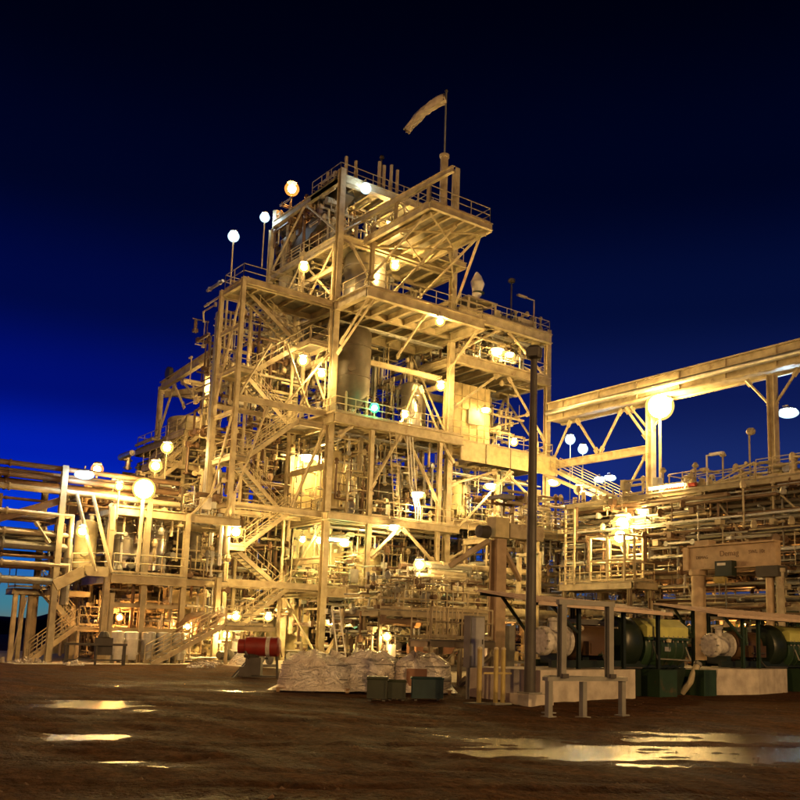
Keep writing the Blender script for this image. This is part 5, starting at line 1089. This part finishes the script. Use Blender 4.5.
# ------------------------------------------------------------------ lit lamps
def build_lamps():
    G = 'lit lamps of the plant'
    SHIFT = {'green lamp behind the rail of the mid tower deck': 2.3, 'oval lamp beside the inner foot of the right chevron brace': 5.6, 'bright lamp above the white ladder': 6.0, 'small yellow lamp left of the great left floodlight': 5.3, 'upper lamp of the two under the lower stair landing': 6, 'lower lamp of the two under the lower stair landing': 4.4,
             'leftmost of the three small lamps under the first tower deck': 6.8, 'middle of the three small lamps under the first tower deck': 6.6, 'rightmost of the three small lamps under the first tower deck': 5.0, 'upper half of the twin blazing lamps on the right rack end': 4.2, 'lower half of the twin blazing lamps on the right rack end': 4.2,
             'yellow lamp on the slanting stair below the bridge': 1.8, 'amber lamp behind the dark curved pipes': 2.2, 'amber lamp inside the pipe skid behind the pallets': 2.0, 'low oval lamp right of the tower corner column': 3.5, 'small low lamp behind the wrapped pallets': 17.5}
    for p, c, w, r, st, po, lb in (
        ((34.19, 66.5, 38.1), 'amber', 1500, .50, 'post', 2.6, 'big amber floodlight on the top left edge of the tower'),
        ((32.42, 67.5, 35.4), 'white', 160, .34, 'post', 4.4, 'bluish white lamp just below the big amber floodlight'),
        ((26.71, 60.4, 29.7), 'white', 160, .34, 'post', 4.1, 'bluish white lamp on a pole at the stair tower top corner'),
        ((34.88, 56.2, 34.5), 'white', 140, .34, 'globe', .6, 'bluish white lamp on the roof edge beam left of the windsock'),
        ((31.12, 58.0, 27.9), 'yellow', 1100, .34, 'post', 2.3, 'yellow lamp above the stair tower top landing'),
        ((37.6, 56.0, 29.2), 'yellow', 1000, .34, 'globe', .8, 'yellow lamp right of the shining stainless bin'),
        ((39.3, 52.5, 24.4), 'yellow', 1000, .32, 'globe', .8, 'yellow lamp under the front edge of the jutting deck'),
        ((30.9, 57.0, 20.7), 'warm', 900, .34, 'globe', .8, 'pale lamp hung in the stair tower right of the flights'),
        ((31.95, 56.2, 19.8), 'yellow', 900, .32, 'globe', .7, 'yellow lamp beside the corner column above the railed deck'),
        ((42.1, 55.9, 20.8), 'yellow', 1100, .34, 'globe', .8, 'yellow lamp left of the windsock column at mid tower'),
        ((37.2, 57.4, 18.5), 'green', 110, .30, 'globe', .5, 'green lamp behind the rail of the mid tower deck'),
        ((39.8, 57.2, 18.4), 'yellow', 700, .30, 'globe', .5, 'yellow lamp behind the rail right of the green lamp'),
        ((48.4, 56.8, 25.0), 'yellow', 1300, .40, 'oval', .8, 'broad yellow lamp under the annex roof, left one'),
        ((49.9, 56.9, 25.1), 'yellow', 800, .26, 'oval', .8, 'smaller yellow lamp under the annex roof, right one'),
        ((47.75, 57.3, 20.1), 'yellow', 350, .28, 'oval', .4, 'yellow lamp on the ribbed cream enclosure'),
        ((50.6, 57, 17.9), 'yellow', 800, .30, 'globe', .5, 'yellow lamp over the yellow girder of the annex'),
        ((46.98, 55.6, 13.6), 'warm', 900, .32, 'oval', .6, 'oval lamp under the yellow girder left of the lamp post'),
        ((33.6, 60.6, 14.6), 'yellow', 800, .42, 'oval', .6, 'broad glowing lamp inside the tower left of the slim cream tank'),
        ((35.0, 61.7, 15.0), 'yellow', 500, .25, 'oval', .6, 'small oval lamp inside the tower, above the broad glowing one'),
        ((43.0, 59.6, 12.9), 'warm', 900, .32, 'oval', .6, 'oval lamp beside the inner foot of the right chevron brace'),
        ((37.85, 55.3, 9.5), 'warm', 800, .30, 'oval', .5, 'oval lamp under the apex of the low chevron braces'),
        ((38.25, 52.6, 6.8), 'warm', 1100, .34, 'post', 3.5, 'bright lamp above the white ladder'),
        ((26.1, 55.7, 8.2), 'yellow', 1300, .36, 'globe', .9, 'yellow lamp on the stair tower near corner low down'),
        ((22.1, 59.6, 12.4), 'yellow', 900, .36, 'post', 3.3, 'yellow lamp up right of the great left floodlight'),
        ((23.9, 62.6, 14.3), 'yellow', 900, .36, 'post', 5.2, 'yellow lamp highest on the module below the dark drum'),
        ((18.46, 59.6, 11.7), 'amber', 600, .32, 'post', 2.8, 'amber lamp on a pole at the end of the left pipe rack'),
        ((16.15, 54.3, 10.4), 'white', 200, .30, 'oval', .4, 'white oval lamp on the end of the left pipe rack'),
        ((16.34, 54.4, 7.25), 'yellow', 450, .28, 'globe', .5, 'yellow lamp beside the bright cream module tank'),
        ((19.9, 59.6, 10.8), 'yellow', 500, .24, 'post', 1.9, 'small yellow lamp left of the great left floodlight'),
        ((28.5, 60.0, 3.0), 'yellow', 700, .26, 'globe', .5, 'upper lamp of the two under the lower stair landing'),
        ((31.67, 61.5, 3.1), 'warm', 800, .30, 'globe', .5, 'bright lamp above the red tank'),
        ((27.4, 58.9, 1.75), 'yellow', 500, .28, 'globe', .2, 'lower lamp of the two under the lower stair landing'),
        ((36.8, 61.5, 2.85), 'yellow', 600, .28, 'oval', .5, 'low oval lamp right of the tower corner column'),
        ((35.2, 63.5, 9.0), 'yellow', 500, .24, 'globe', .4, 'leftmost of the three small lamps under the first tower deck'),
        ((36.6, 63.5, 9.05), 'yellow', 500, .26, 'globe', .4, 'middle of the three small lamps under the first tower deck'),
        ((37.9, 61.9, 8.8), 'yellow', 600, .30, 'oval', .4, 'rightmost of the three small lamps under the first tower deck'),
        ((36.4, 55.6, 2.45), 'green', 60, .12, 'globe', .3, 'tiny green lamp low in the tower behind the pallets'),
        ((38.5, 56.6, 1.9), 'yellow', 400, .22, 'globe', .4, 'small low lamp behind the wrapped pallets'),
        ((47.6, 42.6, 9.75), 'yellow', 1800, .52, 'globe', .8, 'upper half of the twin blazing lamps on the right rack end'),
        ((47.4, 42.6, 8.85), 'yellow', 1800, .52, 'globe', .8, 'lower half of the twin blazing lamps on the right rack end'),
        ((53.0, 51.9, 13.7), 'yellow', 1500, .36, 'post', 1.6, 'yellow lamp on the slanting stair below the bridge'),
        ((52.8, 54.6, 14.5), 'warm', 800, .34, 'oval', .5, 'oval lamp at the head of the slanting stair'),
        ((75, 74.9, 24.6), 'white', 900, .50, 'post', 12.5, 'left one of the two far white pole lamps seen under the bridge'),
        ((75, 72.9, 23.2), 'white', 900, .48, 'post', 11.5, 'right one of the two far white pole lamps seen under the bridge'),
        ((66, 61.9, 17.3), 'white', 700, .34, 'oval', .35, 'left head of the white twin lamp beyond the rack'),
        ((66, 60.6, 17.3), 'white', 700, .34, 'oval', .35, 'right head of the white twin lamp beyond the rack'),
        ((60, 37.7, 18.6), 'white', 900, .42, 'oval', .5, 'white oval lamp near the bridge post at the right edge'),
        ((45.3, 38.9, 9.95), 'warm', 500, .24, 'oval', .4, 'small oval lamp on the front of the right pipe rack'),
        ((19.2, 55.6, 2.6), 'amber', 450, .2, 'globe', .4, 'amber lamp behind the white upright cylinders'),
        ((23.9, 57.0, 2.2), 'amber', 400, .2, 'globe', .4, 'amber lamp behind the dark curved pipes'),
        ((49, 34.0, 3.2), 'amber', 600, .22, 'globe', .4, 'amber lamp deep under the right rack behind the crane'),
        ((48.2, 33, 8.5), 'amber', 900, .2, 'globe', .4, 'added amber fill lamp deep inside the upper tier of the right rack behind the crane'),  # fill lamps added inside the rack: this one and the next two
        ((48.2, 25.5, 7.6), 'amber', 900, .2, 'globe', .4, 'added amber fill lamp deep inside the right rack near the right edge'),
        ((48.4, 39.6, 6.9), 'amber', 900, .2, 'globe', .4, 'added amber fill lamp deep inside the right rack behind the barred cage'),
        ((38.6, 58.6, 33.6), 'yellow', 900, .24, 'globe', .5, 'added yellow fill lamp under the tower roof, inside the topmost storey'),  # added to warm up the topmost storey
        ((30.6, 70.6, 21.5), 'yellow', 900, .24, 'globe', .5, 'added yellow fill lamp under the roof truss by the railed drum'),  # added to brighten the drum frame
        ((44.5, 52.5, 3.0), 'amber', 600, .24, 'globe', .4, 'amber lamp deep behind the low railed platform'),
        ((31.8, 43.8, 2.6), 'amber', 350, .18, 'globe', .4, 'amber lamp inside the pipe skid behind the pallets')):
        p = Vector(p)+TOCAM(p)*SHIFT.get(lb, 0); lamp(p, c, w*1.3, lb, r, st, po, G)
    lamp((53.4, 44.1, 19.1), 'yellow', 8000, 'great blazing floodlight under the bridge on the right', .88, 'flood', 8.0, 'great floodlights')
    lamp((19.3, 53.6, 9.9), 'yellow', 3600, 'great blazing floodlight over the left process module', .54, 'flood', 4.8, 'great floodlights')
    t = Thing('strip_light', (46.3, 36.9, 11.2), 'long glowing strip light along the top of the right pipe rack', 'strip light')
    t.part('tube', MB().tube([(45.2, 38.2, 11.3), (45.2, 35.6, 11.3)], .07, 8), emat('lit_strip_tube', LAMPCOL['warm'], 60)); t.part('fitting', MB().span((45.1, 35.5, 11.38), (45.4, 38.3, 11.48)), WHITE)
    t = Thing('strip_light', (36, 63, 8.5), 'green tinted strip light glowing under the first tower deck', 'strip light')
    t.part('tube', MB().tube([(33.7, 57.3, 8.5), (35.3, 57.3, 8.5)], .09, 8), emat('lit_green_tube', LAMPCOL['green'], 50)); t.part('fitting', MB().span((33.6, 57.2, 8.6), (35.4, 57.45, 8.7)), WHITE)
    # added fill masts: two tall ones far behind the photographer, two short ones beside, all out of frame
    for p, w, r, col, lb in (((24.5, 3.0, 9.0), 6500, .45, 'sodium', 'added short fill mast out of frame on the right of the camera'), ((2.5, 34, 9.5), 2500, .4, 'amber', 'added short fill mast out of frame on the left of the camera'),
                        ((5, -110, 24), 280000, 1.2, 'sodium', 'added tall fill mast far behind the camera to the right'), ((-105, -35, 24), 185000, 1.2, 'sodium', 'added tall fill mast far behind the camera to the left')):
        lamp(p, col, w, lb, r, 'post', p[2]-.1, 'added fill masts')
build_lamps()
